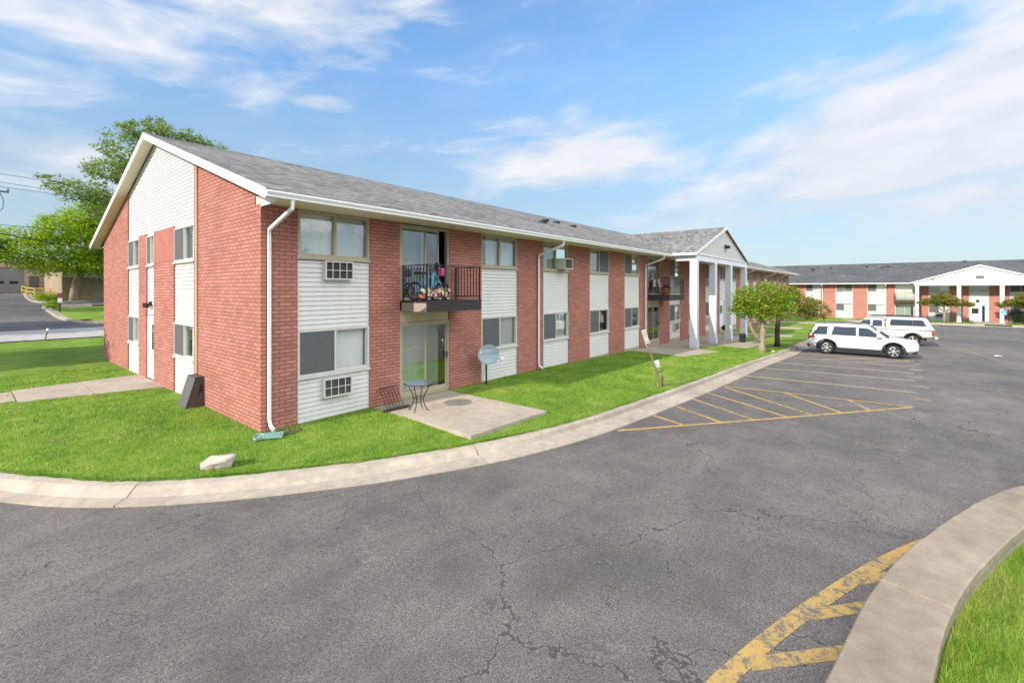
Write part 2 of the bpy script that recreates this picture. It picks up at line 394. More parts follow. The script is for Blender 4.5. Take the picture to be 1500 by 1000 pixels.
def raw_mesh(name, V, F, mat, parent=None):                  # big numpy meshes: V (n,3), F (m,k)
    me = bpy.data.meshes.new(name); k = F.shape[1]
    me.vertices.add(len(V)); me.vertices.foreach_set('co', V.astype(np.float32).ravel())
    me.loops.add(F.size); me.loops.foreach_set('vertex_index', F.astype(np.int32).ravel())
    me.polygons.add(len(F)); me.polygons.foreach_set('loop_start', np.arange(0, F.size, k, dtype=np.int32))
    me.polygons.foreach_set('loop_total', np.full(len(F), k, np.int32))
    me.update(calc_edges=True); me.validate()
    me.materials.append(M[mat]); o = bpy.data.objects.new(name, me); col.objects.link(o)
    if parent: o.parent = parent
    return o

# ------------------------------------------------------------------ terrain functions (x along the long facade, y away beyond the gable)
def lot_z(x): return -.35 - .0155 * np.maximum(0, np.asarray(x, float) - 22)
def grade(x): return -.09 - .0165 * np.maximum(0, np.asarray(x, float) - 15)
def hill(y): return .044 * (np.minimum(np.asarray(y, float), 150) - 36)
Kp = [(-5.2, 38.2), (-2.6, 36), (-1.6, 32), (-1.2, 26), (-1.0, 21), (-.75, 17.5), (-.35, 15.2), (.05, 13.6), (.51, 12.43), (.96, 11.55), (1.46, 10.67), (1.98, 9.99), (2.52, 9.43), (3.2, 8.88), (3.94, 8.39), (4.61, 7.97),
      (5.27, 7.6), (6.24, 7.14), (6.95, 6.84), (8.09, 6.46), (9.53, 6.13), (10.95, 5.93), (12.73, 5.75), (14.91, 5.55), (18.4, 5.28), (23.5, 4.95), (27.84, 4.62), (33, 4.5), (40, 4.4), (55, 4.2), (68, 4.1), (72.5, 3.9), (74.3, 3.0), (75.0, 1.5), (75.2, -2), (75.2, -6), (75.2, -12), (75.2, -24)]
Ip = [(12, 38.2), (12, 36), (12, 32.2), (12, 27.9), (4.39, 22), (4.39, 20), (4.39, 18), (4.39, 16), (4.39, 15), (4.39, 14), (4.39, 13), (4.39, 12.2), (4.39, 11.4), (4.39, 10.85), (4.9, 10.85), (5.4, 10.85),
      (6, 10.85), (6.8, 10.85), (7.4, 10.85), (8.5, 10.85), (9.8, 10.85), (11.2, 10.85), (13, 10.85), (15, 10.85), (18.5, 10.85), (23.5, 10.85), (28, 10.85), (33, 10.85), (40, 10.85), (55, 10.85), (68, 10.85), (75, 12), (85.2, 14), (85.2, 8), (85.2, -2), (85.2, -6), (85.2, -12), (85.2, -24)]
Kw = [.75] * 8 + [.66, .63, .63, .63, .63, .66, .7, .72, .75, .78, .8, .8, .82, .82, .82, .82, .8, .74, .7] + [.7] * 11
def catmull(P, n):
    P = np.array(P, float); out = []
    for i in range(len(P) - 1):
        p0, p1, p2, p3 = P[max(i - 1, 0)], P[i], P[i + 1], P[min(i + 2, len(P) - 1)]
        for k in range(n):
            t = k / n
            out.append(.5 * ((2 * p1) + (p2 - p0) * t + (2 * p0 - 5 * p1 + 4 * p2 - p3) * t * t + (3 * p1 - p0 - 3 * p2 + p3) * t ** 3))
    out.append(P[-1]); return np.array(out)
SUB = 6
K = catmull([(*k, w) for k, w in zip(Kp, Kw)], SUB); I_ = catmull(Ip, 1)
I_ = np.array([I_[min(i // SUB, len(I_) - 1)] * (1 - (i % SUB) / SUB) + I_[min(i // SUB + 1, len(I_) - 1)] * ((i % SUB) / SUB) for i in range(len(K))])
Kw_s = K[:, 2]; K = K[:, :2]
T = np.gradient(K, axis=0); T /= np.linalg.norm(T, axis=1)[:, None]
N = np.stack([T[:, 1], -T[:, 0]], 1)                         # towards the asphalt
G = K + N * Kw_s[:, None]
def kdist(x, y):
    p = np.stack([np.ravel(x), np.ravel(y)], 1); d = np.full(len(p), 1e9)
    a = K[:-1]; ab = K[1:] - K[:-1]; L2 = (ab ** 2).sum(1)
    for i in range(len(a)):
        t = np.clip(((p - a[i]) @ ab[i]) / L2[i], 0, 1); q = a[i] + t[:, None] * ab[i] - p
        d = np.minimum(d, (q ** 2).sum(1))
    return np.sqrt(d).reshape(np.shape(x))
def lawn_z(x, y):
    x = np.asarray(x, float); y = np.asarray(y, float)
    a = lot_z(x) + .165; b = grade(x)
    t = np.clip(kdist(x, y) / 2.6, 0, 1); t = t * t * (3 - 2 * t)
    z = a * (1 - t) + b * t
    yy = np.clip((y - 31) / 7, 0, 1)
    return z * (1 - yy) + yy * (hill(np.maximum(y, 36)) - .02)
# ground sheet out to the horizon
xs = np.concatenate([[-3000, -1200, -500, -200, -100], np.arange(-60, 121, 6.), [160, 250, 500, 1200, 3000]])
ys = np.concatenate([[-3000, -1200, -500, -200, -100], np.arange(-60, 36, 6.), [36], np.arange(42, 151, 6.), [200, 400, 1000, 3000]])
gx, gy = np.meshgrid(xs, ys, indexing='ij')
w = np.clip((70 - gx) / 30, 0, 1)
gz = np.where(gy > 36, hill(gy) * w - .06, -.75 - .0155 * np.clip(gx - 22, 0, 200))
gz = np.where((gy <= 36), np.minimum(gz, -.75), gz)
mb = MB(); mb.grid([[(gx[i, j], gy[i, j], gz[i, j]) for j in range(len(ys))] for i in range(len(xs))])
tag(mb.build('ground', 'turf'), kind='structure')
# parking lot sheet
xs = np.concatenate([np.arange(-60, 20, 4.), np.arange(20, 97, 2.)]); ys = np.arange(-64, 37, 4.)
mb = MB(); mb.grid([[(x, y, float(lot_z(x)) + .012 * math.sin(x * .31 + 1) * math.cos(y * .27)) for y in ys] for x in xs])
tag(mb.build('parking_lot', 'asphalt', smooth=True), kind='structure')
def LZ(x, y): return float(lot_z(x)) + .012 * math.sin(x * .31 + 1) * math.cos(y * .27)
# lawn: lofted from the kerb to the buildings
mb = MB(); rows = []
ts = [0, .04, .1, .18, .28, .4, .55, .7, .85, 1.]
for i in range(len(K)):
    p = np.array([K[i] * (1 - t) + I_[i] * t for t in ts]); z = lawn_z(p[:, 0], p[:, 1])
    rows.append([(p[j, 0], p[j, 1], z[j]) for j in range(len(ts))])
mb.grid(rows); tag(mb.build('lawn', 'turf', smooth=True), kind='structure')
# kerb sweep, with open joints; rolled profile at the near bend, upright face farther on
PR = [(0, -.25), (-.01, .165), (.10, .168), (.30, .150), (.46, .085), (.60, .032), (.72, .018), (1., .006), (1.02, -.2)]
PV = [(0, -.25), (-.01, .168), (.14, .170), (.19, .165), (.225, .135), (.25, .030), (.5, .018), (1., .006), (1.02, -.2)]
arc = np.concatenate([[0], np.cumsum(np.linalg.norm(np.diff(K, axis=0), axis=1))])
def kerb_at(s):
    i = min(max(np.searchsorted(arc, s) - 1, 0), len(K) - 2); t = (s - arc[i]) / (arc[i + 1] - arc[i])
    return K[i] * (1 - t) + K[i + 1] * t, (lambda n: n / np.linalg.norm(n))(N[i] * (1 - t) + N[i + 1] * t), Kw_s[i] * (1 - t) + Kw_s[i + 1] * t
def s_of(x, y): return arc[np.argmin((K[:, 0] - x) ** 2 + (K[:, 1] - y) ** 2)]
joints = sorted([s_of(10.5, 5.98), s_of(17.8, 5.3), s_of(24.5, 4.9), s_of(2.1, 9.9), s_of(6.95, 6.84), s_of(14.6, 5.57), s_of(21, 5.1), s_of(-.3, 15), s_of(28, 4.6), s_of(36, 4.5), s_of(45, 4.3), s_of(55, 4.2), s_of(68, 4.1), s_of(75.2, -8.2), s_of(75.2, -10.9)])
ends = [0] + joints + [arc[-1]]
mb = MB()
for a, b in zip(ends[:-1], ends[1:]):
    if abs(a - s_of(75.2, -8.2)) < .01: continue             # dropped kerb at the far entrance walk
    st = np.linspace(a + .011, b - .011, max(3, int((b - a) / .35)))
    rows = []
    for k, s in enumerate(st):
        p, n, wd = kerb_at(s); v = np.clip((p[0] - 4.5) / 5, 0, 1)
        j = .006 * math.sin(s * 9.1) + .004 * math.sin(s * 23)
        base = float(lot_z(p[0]))
        rows.append([(p[0] + n[0] * (q[0] * (1 - v) + r[0] * v) * wd, p[1] + n[1] * (q[0] * (1 - v) + r[0] * v) * wd, base + (q[1] * (1 - v) + r[1] * v) + (.012 if q[1] < .02 and q[1] > 0 else j * .5)) for q, r in zip(PR, PV)])
    mb.grid(rows); m = len(rows[0]); o = len(mb.v) - len(rows) * m
    mb.f.append(tuple(range(o, o + m))); mb.f.append(tuple(range(o + (len(rows) - 1) * m, o + len(rows) * m))[::-1])
kb = tag(mb.build('kerb', 'kerb'), kind='structure')

# ------------------------------------------------------------------ walks, patios
def slab(name, poly, th=.14, mat='concrete', zoff=.02, flat=None, kind='structure', gaps=None):
    P = [(x, y, (float(lawn_z(x, y)) + zoff) if flat is None else flat) for x, y in poly]
    mb = MB(); mb.prism([(x, y, z - th) for x, y, z in P], (0, 0, th))
    o = mb.build(name, mat, bevel=.012); tag(o, kind=kind); return o
slab('path', [(4.38, 18.15), (4.38, 21.5), (2.72, 21.33), (2.72, 18.55)])
slab('path', [(2.705, 18.56), (2.705, 21.32), (1.12, 21.15), (1.12, 18.93)])
slab('path', [(1.09, 19.2), (1.09, 20.9), (-.6, 21.3), (-.6, 19.4)], zoff=.03)
slab('patio', [(7.12, 10.69), (7.12, 7.02), (9.83, 6.9), (9.83, 10.69)], flat=-.085)
slab('patio', [(22.9, 10.69), (22.75, 7.75), (25.9, 6.95), (26.6, 8.6), (26.6, 10.69)], zoff=.03)
slab('path', [(26.62, 10.69), (26.62, 8.75), (29.4, 8.0), (28.9, 6.2), (32.6, 6.0), (33.6, 8.2), (38.2, 8.0), (38.2, 10.69)], zoff=.03)
slab('path', [(39.5, 10.6), (39.5, 5.6), (41.2, 5.6), (41.2, 10.6)], zoff=.03)
slab('path', [(50, 10.6), (50, 6.4), (52.6, 6.4), (52.6, 10.6)], zoff=.03)
slab('path', [(62, 10.6), (62, 6.4), (65, 6.4), (65, 10.6)], zoff=.03)
slab('path', [(74.35, -8.2), (84.7, -8.2), (84.7, -10.9), (74.35, -10.9)], flat=-1.135)
slab('path', [(76.4, 3.4), (79, 3.4), (79, 5.0), (76.4, 5.0)], zoff=.03)

# ------------------------------------------------------------------ road markings (thin sheets 4 mm above the asphalt)
def stripe_mb(mb, pts, wd):
    P = [np.array(p, float) for p in pts]; rows = []
    Q = []
    for a, b in zip(P[:-1], P[1:]):
        n = max(1, int(np.linalg.norm(b - a) / .5))
        Q += [a + (b - a) * k / n for k in range(n)]
    Q.append(P[-1]); Q = np.array(Q); Tn = np.gradient(Q, axis=0); Tn /= np.linalg.norm(Tn, axis=1)[:, None]
    for q, t in zip(Q, Tn):
        n = np.array([-t[1], t[0]]) * wd / 2
        rows.append([(q[0] + n[0], q[1] + n[1], LZ(q[0], q[1]) + .006), (q[0] - n[0], q[1] - n[1], LZ(q[0], q[1]) + .006)])
    mb.grid(rows)
mb = MB()
arcp = catmull([(2.9, 1.42), (3.6, 1.28), (4.25, 1.14), (5.19, .88), (6.22, .53), (7.39, .08), (8.5, -.45), (9.4, -1.1)], 4)
stripe_mb(mb, arcp, .165)
tag(mb.build('road_marking', 'road_paint'), kind='structure')
mb = MB()
for a, b in [((3.2, 1.30), (3.9, .45)), ((4.62, 1.0), (5.42, .28)), ((5.68, .70), (6.4, .1)), ((6.75, .32), (7.3, -.14))]: stripe_mb(mb, [a, b], .15)
mb.v = [(x, y, z - .003) for x, y, z in mb.v]
tag(mb.build('road_marking', 'road_paint'), kind='structure')
mb = MB()
stripe_mb(mb, [(10.25, 5.1), (17.75, -.55)], .11)
for a, b in [((12.1, 4.98), (11.75, 4.05)), ((13.45, 4.83), (12.6, 3.35)), ((14.7, 4.76), (13.4, 2.75)), ((15.9, 4.7), (14.25, 2.1)), ((17.15, 4.45), (14.9, 1.6)), ((17.5, 2.7), (15.7, 1.0)), ((17.65, 1.0), (16.5, .42))]: stripe_mb(mb, [a, b], .11)
stripe_mb(mb, [(17.35, 4.5), (17.75, -.5)], .11)
tag(mb.build('road_marking', 'road_paint'), kind='structure')
mb = MB()
for a, b in [((19.9, 4.4), (20.25, -.7)), ((22.4, 4.3), (22.9, -.75)), ((24.8, 4.2), (25.2, -.8)), ((27.3, 4.1), (27.7, -.9)), ((29.7, 4.0), (30.0, -.95)), ((28.0, 2.6), (29.9, .6)), ((28.2, .9), (29.9, -.8)), ((36.3, 3.9), (36.5, -1.)), ((42.4, 3.9), (42.6, -1.)), ((48, 3.8), (48.2, -1.))]: stripe_mb(mb, [a, b], .125)
for y in (-4, -7.2, -11.9, -15): stripe_mb(mb, [(75.0, y), (69.5, y - .2)], .12)
tag(mb.build('road_marking', 'stall_paint'), kind='structure')
mb = MB()
for x in (19.0, 21.5, 23.9, 26.4, 28.7): stripe_mb(mb, [(x, -.55 - .02 * (x - 19)), (x + .12, -1.0 - .02 * (x - 19))], .5)
stripe_mb(mb, [(40.5, -3.2), (33, -4.4), (27, -6.2), (22, -7.7)], .14)
tag(mb.build('road_marking', 'faded_paint'), kind='structure')

# ------------------------------------------------------------------ retaining wall and island at the near right
WT = 0.0                                                     # top of the cap
fr = catmull([(1.5, 1.02), (2.6, .78), (3.6, .58), (4.34, .40), (5.07, .29), (6.04, .13), (7.29, -.2), (8.88, -.76), (9.92, -1.2), (10.78, -1.68), (12.2, -2.8), (13.2, -4.2), (13.8, -6.5), (13.8, -10)], 10)
Tn = np.gradient(fr, axis=0); Tn /= np.linalg.norm(Tn, axis=1)[:, None]; Nn = np.stack([Tn[:, 1], -Tn[:, 0]], 1)
fa = np.concatenate([[0], np.cumsum(np.linalg.norm(np.diff(fr, axis=0), axis=1))])
def wall_at(s, off):
    i = min(max(np.searchsorted(fa, s) - 1, 0), len(fr) - 2); t = (s - fa[i]) / (fa[i + 1] - fa[i])
    return (fr[i] + (fr[i + 1] - fr[i]) * t) + (Nn[i] * (1 - t) + Nn[i + 1] * t) * off
wr = thing('retaining_wall', 'curved low wall with stone cap beside the yellow hatching', 'wall', (5.6, 0, -.35))
off0 = np.array((5.6, 0))
mb = MB(); s = 0.; rs = random.Random(3)
while s < fa[-1] - .3:
    L = rs.uniform(.54, .68); e = min(s + L, fa[-1]); zt = WT + rs.uniform(-.006, .006) + .35; rows = []
    for q in np.linspace(s + .002, e - .002, 4):
        row = []
        for o_, z in [(.0, zt - .10), (.0, zt - .012), (.012, zt), (.56, zt), (.575, zt - .014), (.575, zt - .10)]:
            p = wall_at(q, o_) - off0; row.append((p[0], p[1], z))
        rows.append(row)
    mb.grid(rows); b0 = len(mb.v) - 24
    mb.f.append(tuple(range(b0, b0 + 6))); mb.f.append(tuple(range(b0 + 18, b0 + 24))[::-1]); mb.f.append((b0, b0 + 6, b0 + 11, b0 + 5)); mb.f.append((b0 + 6, b0 + 12, b0 + 17, b0 + 11)); mb.f.append((b0 + 12, b0 + 18, b0 + 23, b0 + 17))
    s = e
mb.build('cap', 'cap_stone', wr, bevel=.0025)
mb = MB(); rows = []
for q in np.linspace(0, fa[-1], 60):
    row = []
    for o_, z in [(.04, -.2), (.04, .244), (.545, .244), (.545, -.2)]:
        p = wall_at(q, o_) - off0; row.append((p[0], p[1], z))
    rows.append(row)
mb.grid(rows); mb.build('wall_body', 'concrete', wr)
isl = [tuple(wall_at(q, .5)) for q in np.linspace(0, fa[-1], 70)]
def isl_z(d): return -.10 + .0 * d
mb = MB(); mb.grid([[(p[0] * (1 - t) + cx * t, p[1] * (1 - t) + cy * t, -.25 + .14 * t) for t in (0, .1, .3, .6, 1)] for p, cx, cy in [(p, 4 + p[0] * .4, -8.) for p in isl]])
tag(mb.build('grass_bank', 'turf', smooth=True), kind='structure')

# ------------------------------------------------------------------ building parts
GRV = .021
def lap(mb, x0, x1, y, z0, z1, e=.115):
    z = z0
    while z < z1 - .01:
        t = min(z + e, z1)
        q = t - GRV
        mb.add([(x0, y - .032, z), (x1, y - .032, z), (x1, y - .024, q), (x0, y - .024, q), (x0, y, z), (x1, y, z), (x1, y, q), (x0, y, q)], [(0, 1, 2, 3), (4, 5, 1, 0), (3, 2, 6, 7)])
        z = t
    mb.add([(x0, y, z0), (x1, y, z0), (x1, y, z1), (x0, y, z1)], [(0, 1, 2, 3)])
def window(par, loc, w, h, rz=0, frame='tan_frame', open_=.5, cur='curtain', cspan=(0, 1), screen=None, sill=True, name='window', mull=True, fw=.055, kids=True, cdepth=.13):
    """own axes: u to the right, +y into the wall, z up, origin at the lower left corner"""
    mb = MB(); d0, d1 = -.045, .07
    mb.box(0, fw, d0, d1, 0, h).box(w - fw, w, d0, d1, 0, h).box(fw, w - fw, d0, d1, h - fw, h).box(fw, w - fw, d0, d1, 0, fw * .9)
    if sill: mb.box(-.02, w + .02, d0 - .03, d1, -.06, -.002)
    m = w * open_
    if mull: mb.box(m - .025, m + .025, d0 + .012, d1 - .01, fw * .9, h - fw)
    # inner sash edges
    for a, b, dy in ((fw, m - .025, .0), (m + .025, w - fw, .02)) if mull else ((fw, w - fw, 0),):
        mb.box(a, a + .022, d0 + .02 + dy, d1 - .012, fw * .9, h - fw).box(b - .022, b, d0 + .02 + dy, d1 - .012, fw * .9, h - fw)
        mb.box(a + .022, b - .022, d0 + .02 + dy, d1 - .012, h - fw - .022, h - fw).box(a + .022, b - .022, d0 + .02 + dy, d1 - .012, fw * .9, fw * .9 + .022)
    o = mb.build(name, frame, par, loc=loc, rot=(0, 0, rz))
    if not kids: return o
    g = MB()
    g.add([(fw, .022, fw * .9), (m, .022, fw * .9), (m, .022, h - fw), (fw, .022, h - fw)], [(0, 1, 2, 3)])
    g.add([(m, .036, fw * .9), (w - fw, .036, fw * .9), (w - fw, .036, h - fw), (m, .036, h - fw)], [(0, 1, 2, 3)])
    g.build('pane', 'glass', o)
    if cur:
        c = MB(); a = fw + cspan[0] * (w - 2 * fw); b = fw + cspan[1] * (w - 2 * fw); n = max(6, int((b - a) / .035))
        c.grid([[(a + (b - a) * k / n, cdepth + .018 * math.sin(k * 1.9 + 3 * math.sin(k * .7)), z) for z in (.03, h * .5, h - .03)] for k in range(n + 1)])
        c.build('curtain', cur, o, smooth=True)
    if screen:
        s_ = MB(); a, b = screen; s_.add([(a * w + fw * (a == 0), -.028, fw * .9), (b * w - fw * (b == 1), -.028, fw * .9), (b * w - fw * (b == 1), -.028, h - fw), (a * w + fw * (a == 0), -.028, h - fw)], [(0, 1, 2, 3)])
        s_.build('screen', 'screen', o)
    return o
def slider(par, loc, w, h, rz=0, frame='tan_frame', opened=False, cur='pale_curtain', cspan=(0, .62), name='sliding_door'):
    mb = MB(); fw = .06; d0, d1 = -.04, .08
    mb.box(0, fw, d0, d1, 0, h).box(w - fw, w, d0, d1, 0, h).box(fw, w - fw, d0, d1, h - fw, h).box(fw, w - fw, d0, d1, 0, .05)
    m = w * .52
    px = [(fw, m, .0), (m - .05, w - fw, .03)] if not opened else [(fw, m, .0), (m - .16, w * .80, .03)]
    for a, b, dy in px:
        y0, y1 = d0 + .02 + dy, d0 + .05 + dy
        mb.box(a, a + .05, y0, y1, .05, h - fw).box(b - .05, b, y0, y1, .05, h - fw).box(a + .05, b - .05, y0, y1, h - fw - .06, h - fw).box(a + .05, b - .05, y0, y1, .05, .13)
    o = mb.build(name, frame, par, loc=loc, rot=(0, 0, rz))
    g = MB()
    for a, b, dy in px:
        y = d0 + .036 + dy; g.add([(a + .05, y, .13), (b - .05, y, .13), (b - .05, y, h - fw - .06), (a + .05, y, h - fw - .06)], [(0, 1, 2, 3)])
    g.build('pane', 'glass', o)
    if cur:
        c = MB(); a = fw + cspan[0] * (w - 2 * fw); b = fw + cspan[1] * (w - 2 * fw); x = a
        while x < b:
            c.add([(x, .165, .06), (x + .082, .178, .06), (x + .082, .178, h - .08), (x, .165, h - .08)], [(0, 1, 2, 3)]); x += .078
        c.build('blind', cur, o)
    hd = MB().box(w - .10 if not opened else w * .77, w - .07 if not opened else w * .79, -.075, -.02, .95, 1.15); hd.build('handle', 'grey_metal', o)
    return o
def ac_unit(par, x, y, z, w=.76, h=.46, proud=.17, dark='ac_grille', name='air_conditioner', rows=2, cols=4):
    mb = MB(); y0 = y - proud
    mb.box(x, x + .03, y0, y + .05, z, z + h).box(x + w - .03, x + w, y0, y + .05, z, z + h).box(x + .03, x + w - .03, y0, y + .05, z + h - .03, z + h).box(x + .03, x + w - .03, y0, y + .05, z, z + .03)
    for k in range(1, cols): mb.box(x + w * k / cols - .008, x + w * k / cols + .008, y0 + .002, y0 + .02, z + .03, z + h - .03)
    for k in range(1, rows): mb.box(x + .03, x + w - .03, y0 + .004, y0 + .018, z + h * k / rows - .008, z + h * k / rows + .008)
    o = mb.build(name, 'ac_beige', par)
    g = MB(); yy = y0 + .035
    zz = z + .03
    while zz < z + h - .035:
        g.add([(x + .03, yy, zz), (x + w - .03, yy, zz), (x + w - .03, yy + .012, zz + .018), (x + .03, yy + .012, zz + .018)], [(0, 1, 2, 3)]); zz += .018
    g.build('grille', dark, o)
    return o
def downspout(par, pts, sec=(.085, .065)):
    mb = MB(); mb.tube(pts, .04, square=sec); return mb.build('downspout', 'white_trim', par, bevel=.008)
def balcony(par, x0, x1, dep, z0, z1, skin='dark_trim', side='balcony_skin', rail_h=1.0):
    mb = MB(); mb.box(x0, x1, -dep, 0.02, z0, z1)
    mb.box(x0 - .012, x1 + .012, -dep - .012, .0, z1 - .045, z1 + .012)
    mb.box(x0 - .006, x1 + .006, -dep - .006, .0, (z0 + z1) / 2 - .004, (z0 + z1) / 2 + .02)
    o = mb.build('balcony', skin, par)
    s_ = MB().box(x0 - .022, x0 - .0125, -dep, -.02, z0 + .005, z1 - .05); s_.build('side_fascia', side, o)
    r = MB(); zt = z1 + rail_h; t = .012
    loop = [(x0 + .03, .0), (x0 + .03, -dep + .04), (x1 - .03, -dep + .04), (x1 - .03, .0)]
    for a, b in zip(loop[:-1], loop[1:]):
        r.tube([(a[0], a[1], zt), (b[0], b[1], zt)], .02, square=(.045, .022)); r.tube([(a[0], a[1], z1 + .11), (b[0], b[1], z1 + .11)], .015, square=(.025, .025))
        L = math.dist(a, b); n = max(2, int(L / .125))
        for k in range(1, n): r.tube([(a[0] + (b[0] - a[0]) * k / n, a[1] + (b[1] - a[1]) * k / n, z1 + .11), (a[0] + (b[0] - a[0]) * k / n, a[1] + (b[1] - a[1]) * k / n, zt)], .008, square=(.015, .015))
    for p in loop[1:3]: r.tube([(p[0], p[1], z1 + .01), (p[0], p[1], zt + .02)], .02, square=(.038, .038))
    for p in (loop[0], loop[3]): r.tube([(p[0], -.03, z1 + .01), (p[0], -.03, zt)], .02, square=(.03, .03))
    r.build('railing', 'black_metal', o)
    return o
ZS, OV, SL, RID = 5.0, 1.02, .3335, 8.3                      # soffit height, eave overhang, slope, ridge height
def roof(par, L, W, gx0, gx1, mat, ycut=None):
    mid = W / 2; th = .13; ez = RID - SL * (mid + OV); mb = MB()
    x0, x1 = -gx0, L + gx1
    mb.prism([(x0, -OV, ez), (x0, mid, RID), (x0, W + OV, ez), (x0, W + OV, ez - th), (x0, mid, RID - th), (x0, -OV, ez - th)], (x1 - x0, 0, 0))
    o = mb.build('roof', mat, par)
    rc = MB(); rc.prism([(x0, mid - .16, RID - .045), (x0, mid, RID + .018), (x0, mid + .16, RID - .045)], (x1 - x0, 0, 0)); rc.build('ridge_cap', mat, o)
    g = .20
    for xa, xb in ((x0 - .025, x0 - .002), (x1 + .002, x1 + .025)):
        MB().prism([(xa, -OV - .01, ez + .012), (xa, mid, RID + .012), (xa, mid, RID - g), (xa, -OV - .01, ez - g)], (xb - xa, 0, 0)).build('fascia', 'white_trim', par)
        MB().prism([(xa, W + OV + .01, ez + .012), (xa, mid + .001, RID + .012), (xa, mid + .001, RID - g), (xa, W + OV + .01, ez - g)], (xb - xa, 0, 0)).build('fascia', 'white_trim', par)
    s_ = MB()
    for xa, xb in ((x0, -.004), (L + .004, x1)):              # sloped gable soffits
        for s1 in (0, 1):
            ya, yb = (-OV + .02, mid) if s1 == 0 else (W + OV - .02, mid)
            za, zb = ez - th - .005, RID - th - .005 - SL * .0
            s_.prism([(xa, ya, za), (xa, yb, zb), (xa, yb, zb - .03), (xa, ya, za - .03)], (xb - xa, 0, 0))
    s_.box(.0, L, -OV + .02, .02, ZS, ZS + .03).box(.0, L, W - .02, W + OV - .02, ZS, ZS + .03)
    s_.build('soffit', 'soffit', par)
    for xa, xb in ((-.006, .018), (L - .018, L + .006)):      # triangular return closing the eave at the wall corner
        MB().prism([(xa, -OV + .04, ZS - .005), (xa, -OV + .04, ez - .15), (xa, -.002, ez + SL * OV - .16), (xa, -.002, ZS - .07), (xa, -.45, ZS - .07)], (xb - xa, 0, 0)).build('eave_return', 'white_trim', par)
    gt = MB(); gp = [(-OV + .005, ez - .035), (-OV - .11, ez - .035), (-OV - .125, ez - .07), (-OV - .085, ez - .13), (-OV - .085, ez - .165), (-OV + .005, ez - .165)]
    gt.prism([(x0 - .02, y, z) for y, z in gp], (x1 - x0 + .04, 0, 0)); gt.build('gutter', 'white_trim', par)
    return o
def pier(par, x0, x1, z0, z1=ZS - .002, y1=.25): return MB().box(x0, x1, 0, y1, z0, z1).build('brick_pier', MAT_BRICK, par)
def panel(par, x0, x1, z0, z1, y=.07):
    mb = MB(); lap(mb, x0, x1, y, z0, z1)
    mb.box(x0, x0 + .03, y - .036, y + .01, z0, z1).box(x1 - .03, x1, y - .036, y + .01, z0, z1)
    return mb.build('siding_panel', 'siding', par, fixn=False)

def facade(root, bays, L, zb, rng, portico=None):
    """bays: (x0, x1, kind, options) along +x, wall plane y = 0 facing -y; zb(x) gives the local grade"""
    prev = 0.
    for x0, x1, kind, op in bays:
        z0 = min(-.12, zb(x0) - .15)
        if x0 - prev > .05: pier(root, prev, x0, z0)
        w = x1 - x0 - .008; xa = x0 + .004
        f1 = op.get('f1', 'tan_frame'); f0 = op.get('f0', 'pale_frame')
        if kind == 'win':
            MB().box(x0 + .002, x1 - .002, .03, .2, z0, -.09).build('sill_beam', 'concrete', root)
            panel(root, xa, xa + w, -.09, .93); panel(root, xa, xa + w, 2.12, 3.80)
            window(root, (xa, .055, 1.0), w, 1.115, frame=f0, open_=op.get('o0', .5), cur=op.get('c0', 'curtain'), cspan=op.get('s0', (.45, 1)), screen=op.get('q0', (0, .5)))
            window(root, (xa, .055, 3.87), w, 1.12, frame=f1, open_=op.get('o1', .5), cur=op.get('c1', 'curtain'), cspan=op.get('s1', (0, 1)), screen=op.get('q1'))
        elif kind == 'door':
            slider(root, (xa, .06, -.02), w, 2.14, frame=f1, cspan=op.get('s0', (0, .8)), cur=op.get('c0', 'pale_curtain'))
            MB().box(xa, xa + w, .03, .2, z0, -.025).build('door_sill', 'concrete', root)
            MB().box(xa, xa + w, .05, .12, 2.125, 2.46).build('door_header', 'header_tan', root)
            slider(root, (xa, .06, 2.76), w, 2.2, frame=f1, opened=op.get('open', True), cspan=op.get('s1', (0, .5)), cur=op.get('c1', 'pale_curtain'))
        elif kind == 'entry':
            MB().box(x0 + .002, x1 - .002, .03, .2, z0, -.09).build('sill_beam', 'concrete', root)
            dw = w * .62
            d = MB().box(xa + .06, xa + dw, .05, .10, -.05, 2.08).box(xa + w * .80, xa + w, .05, .1, -.05, 2.08).box(xa, xa + .055, .03, .11, -.05, 2.13).box(xa + dw + .005, xa + dw + .06, .03, .11, -.05, 2.13).box(xa + .056, xa + w, .03, .11, 2.085, 2.13)
            d = d.build('entrance_door', 'door_white', root)
            MB().box(xa + dw + .061, xa + w * .80 - .001, .07, .08, -.05, 2.08).build('side_light', 'car_glass', d)
            MB().box(xa + .25, xa + dw - .25, .04, .048, 1.02, 1.72).build('pane', 'car_glass', d)
            MB().tube([(xa + dw - .1, .05, 1.0), (xa + dw - .1, -.02, 1.0), (xa + dw - .2, -.02, 1.0)], .014).build('handle', 'steel', d)
            panel(root, xa, xa + w, 2.13, 3.80)
            window(root, (xa, .055, 3.87), w, 1.12, frame=f1, cur=None)
        if op.get('ac1'): a = op['ac1']; ac_unit(root, x0 + a[0] * w, .055, a[1])
        if op.get('ac0'): a = op['ac0']; ac_unit(root, x0 + a[0] * w, .055, a[1])
        prev = x1
    pier(root, prev, L, min(-.12, zb(L) - .15))
    MB().box(0, L, .03, .3, ZS, ZS + .18).build('top_plate', 'soffit', root)

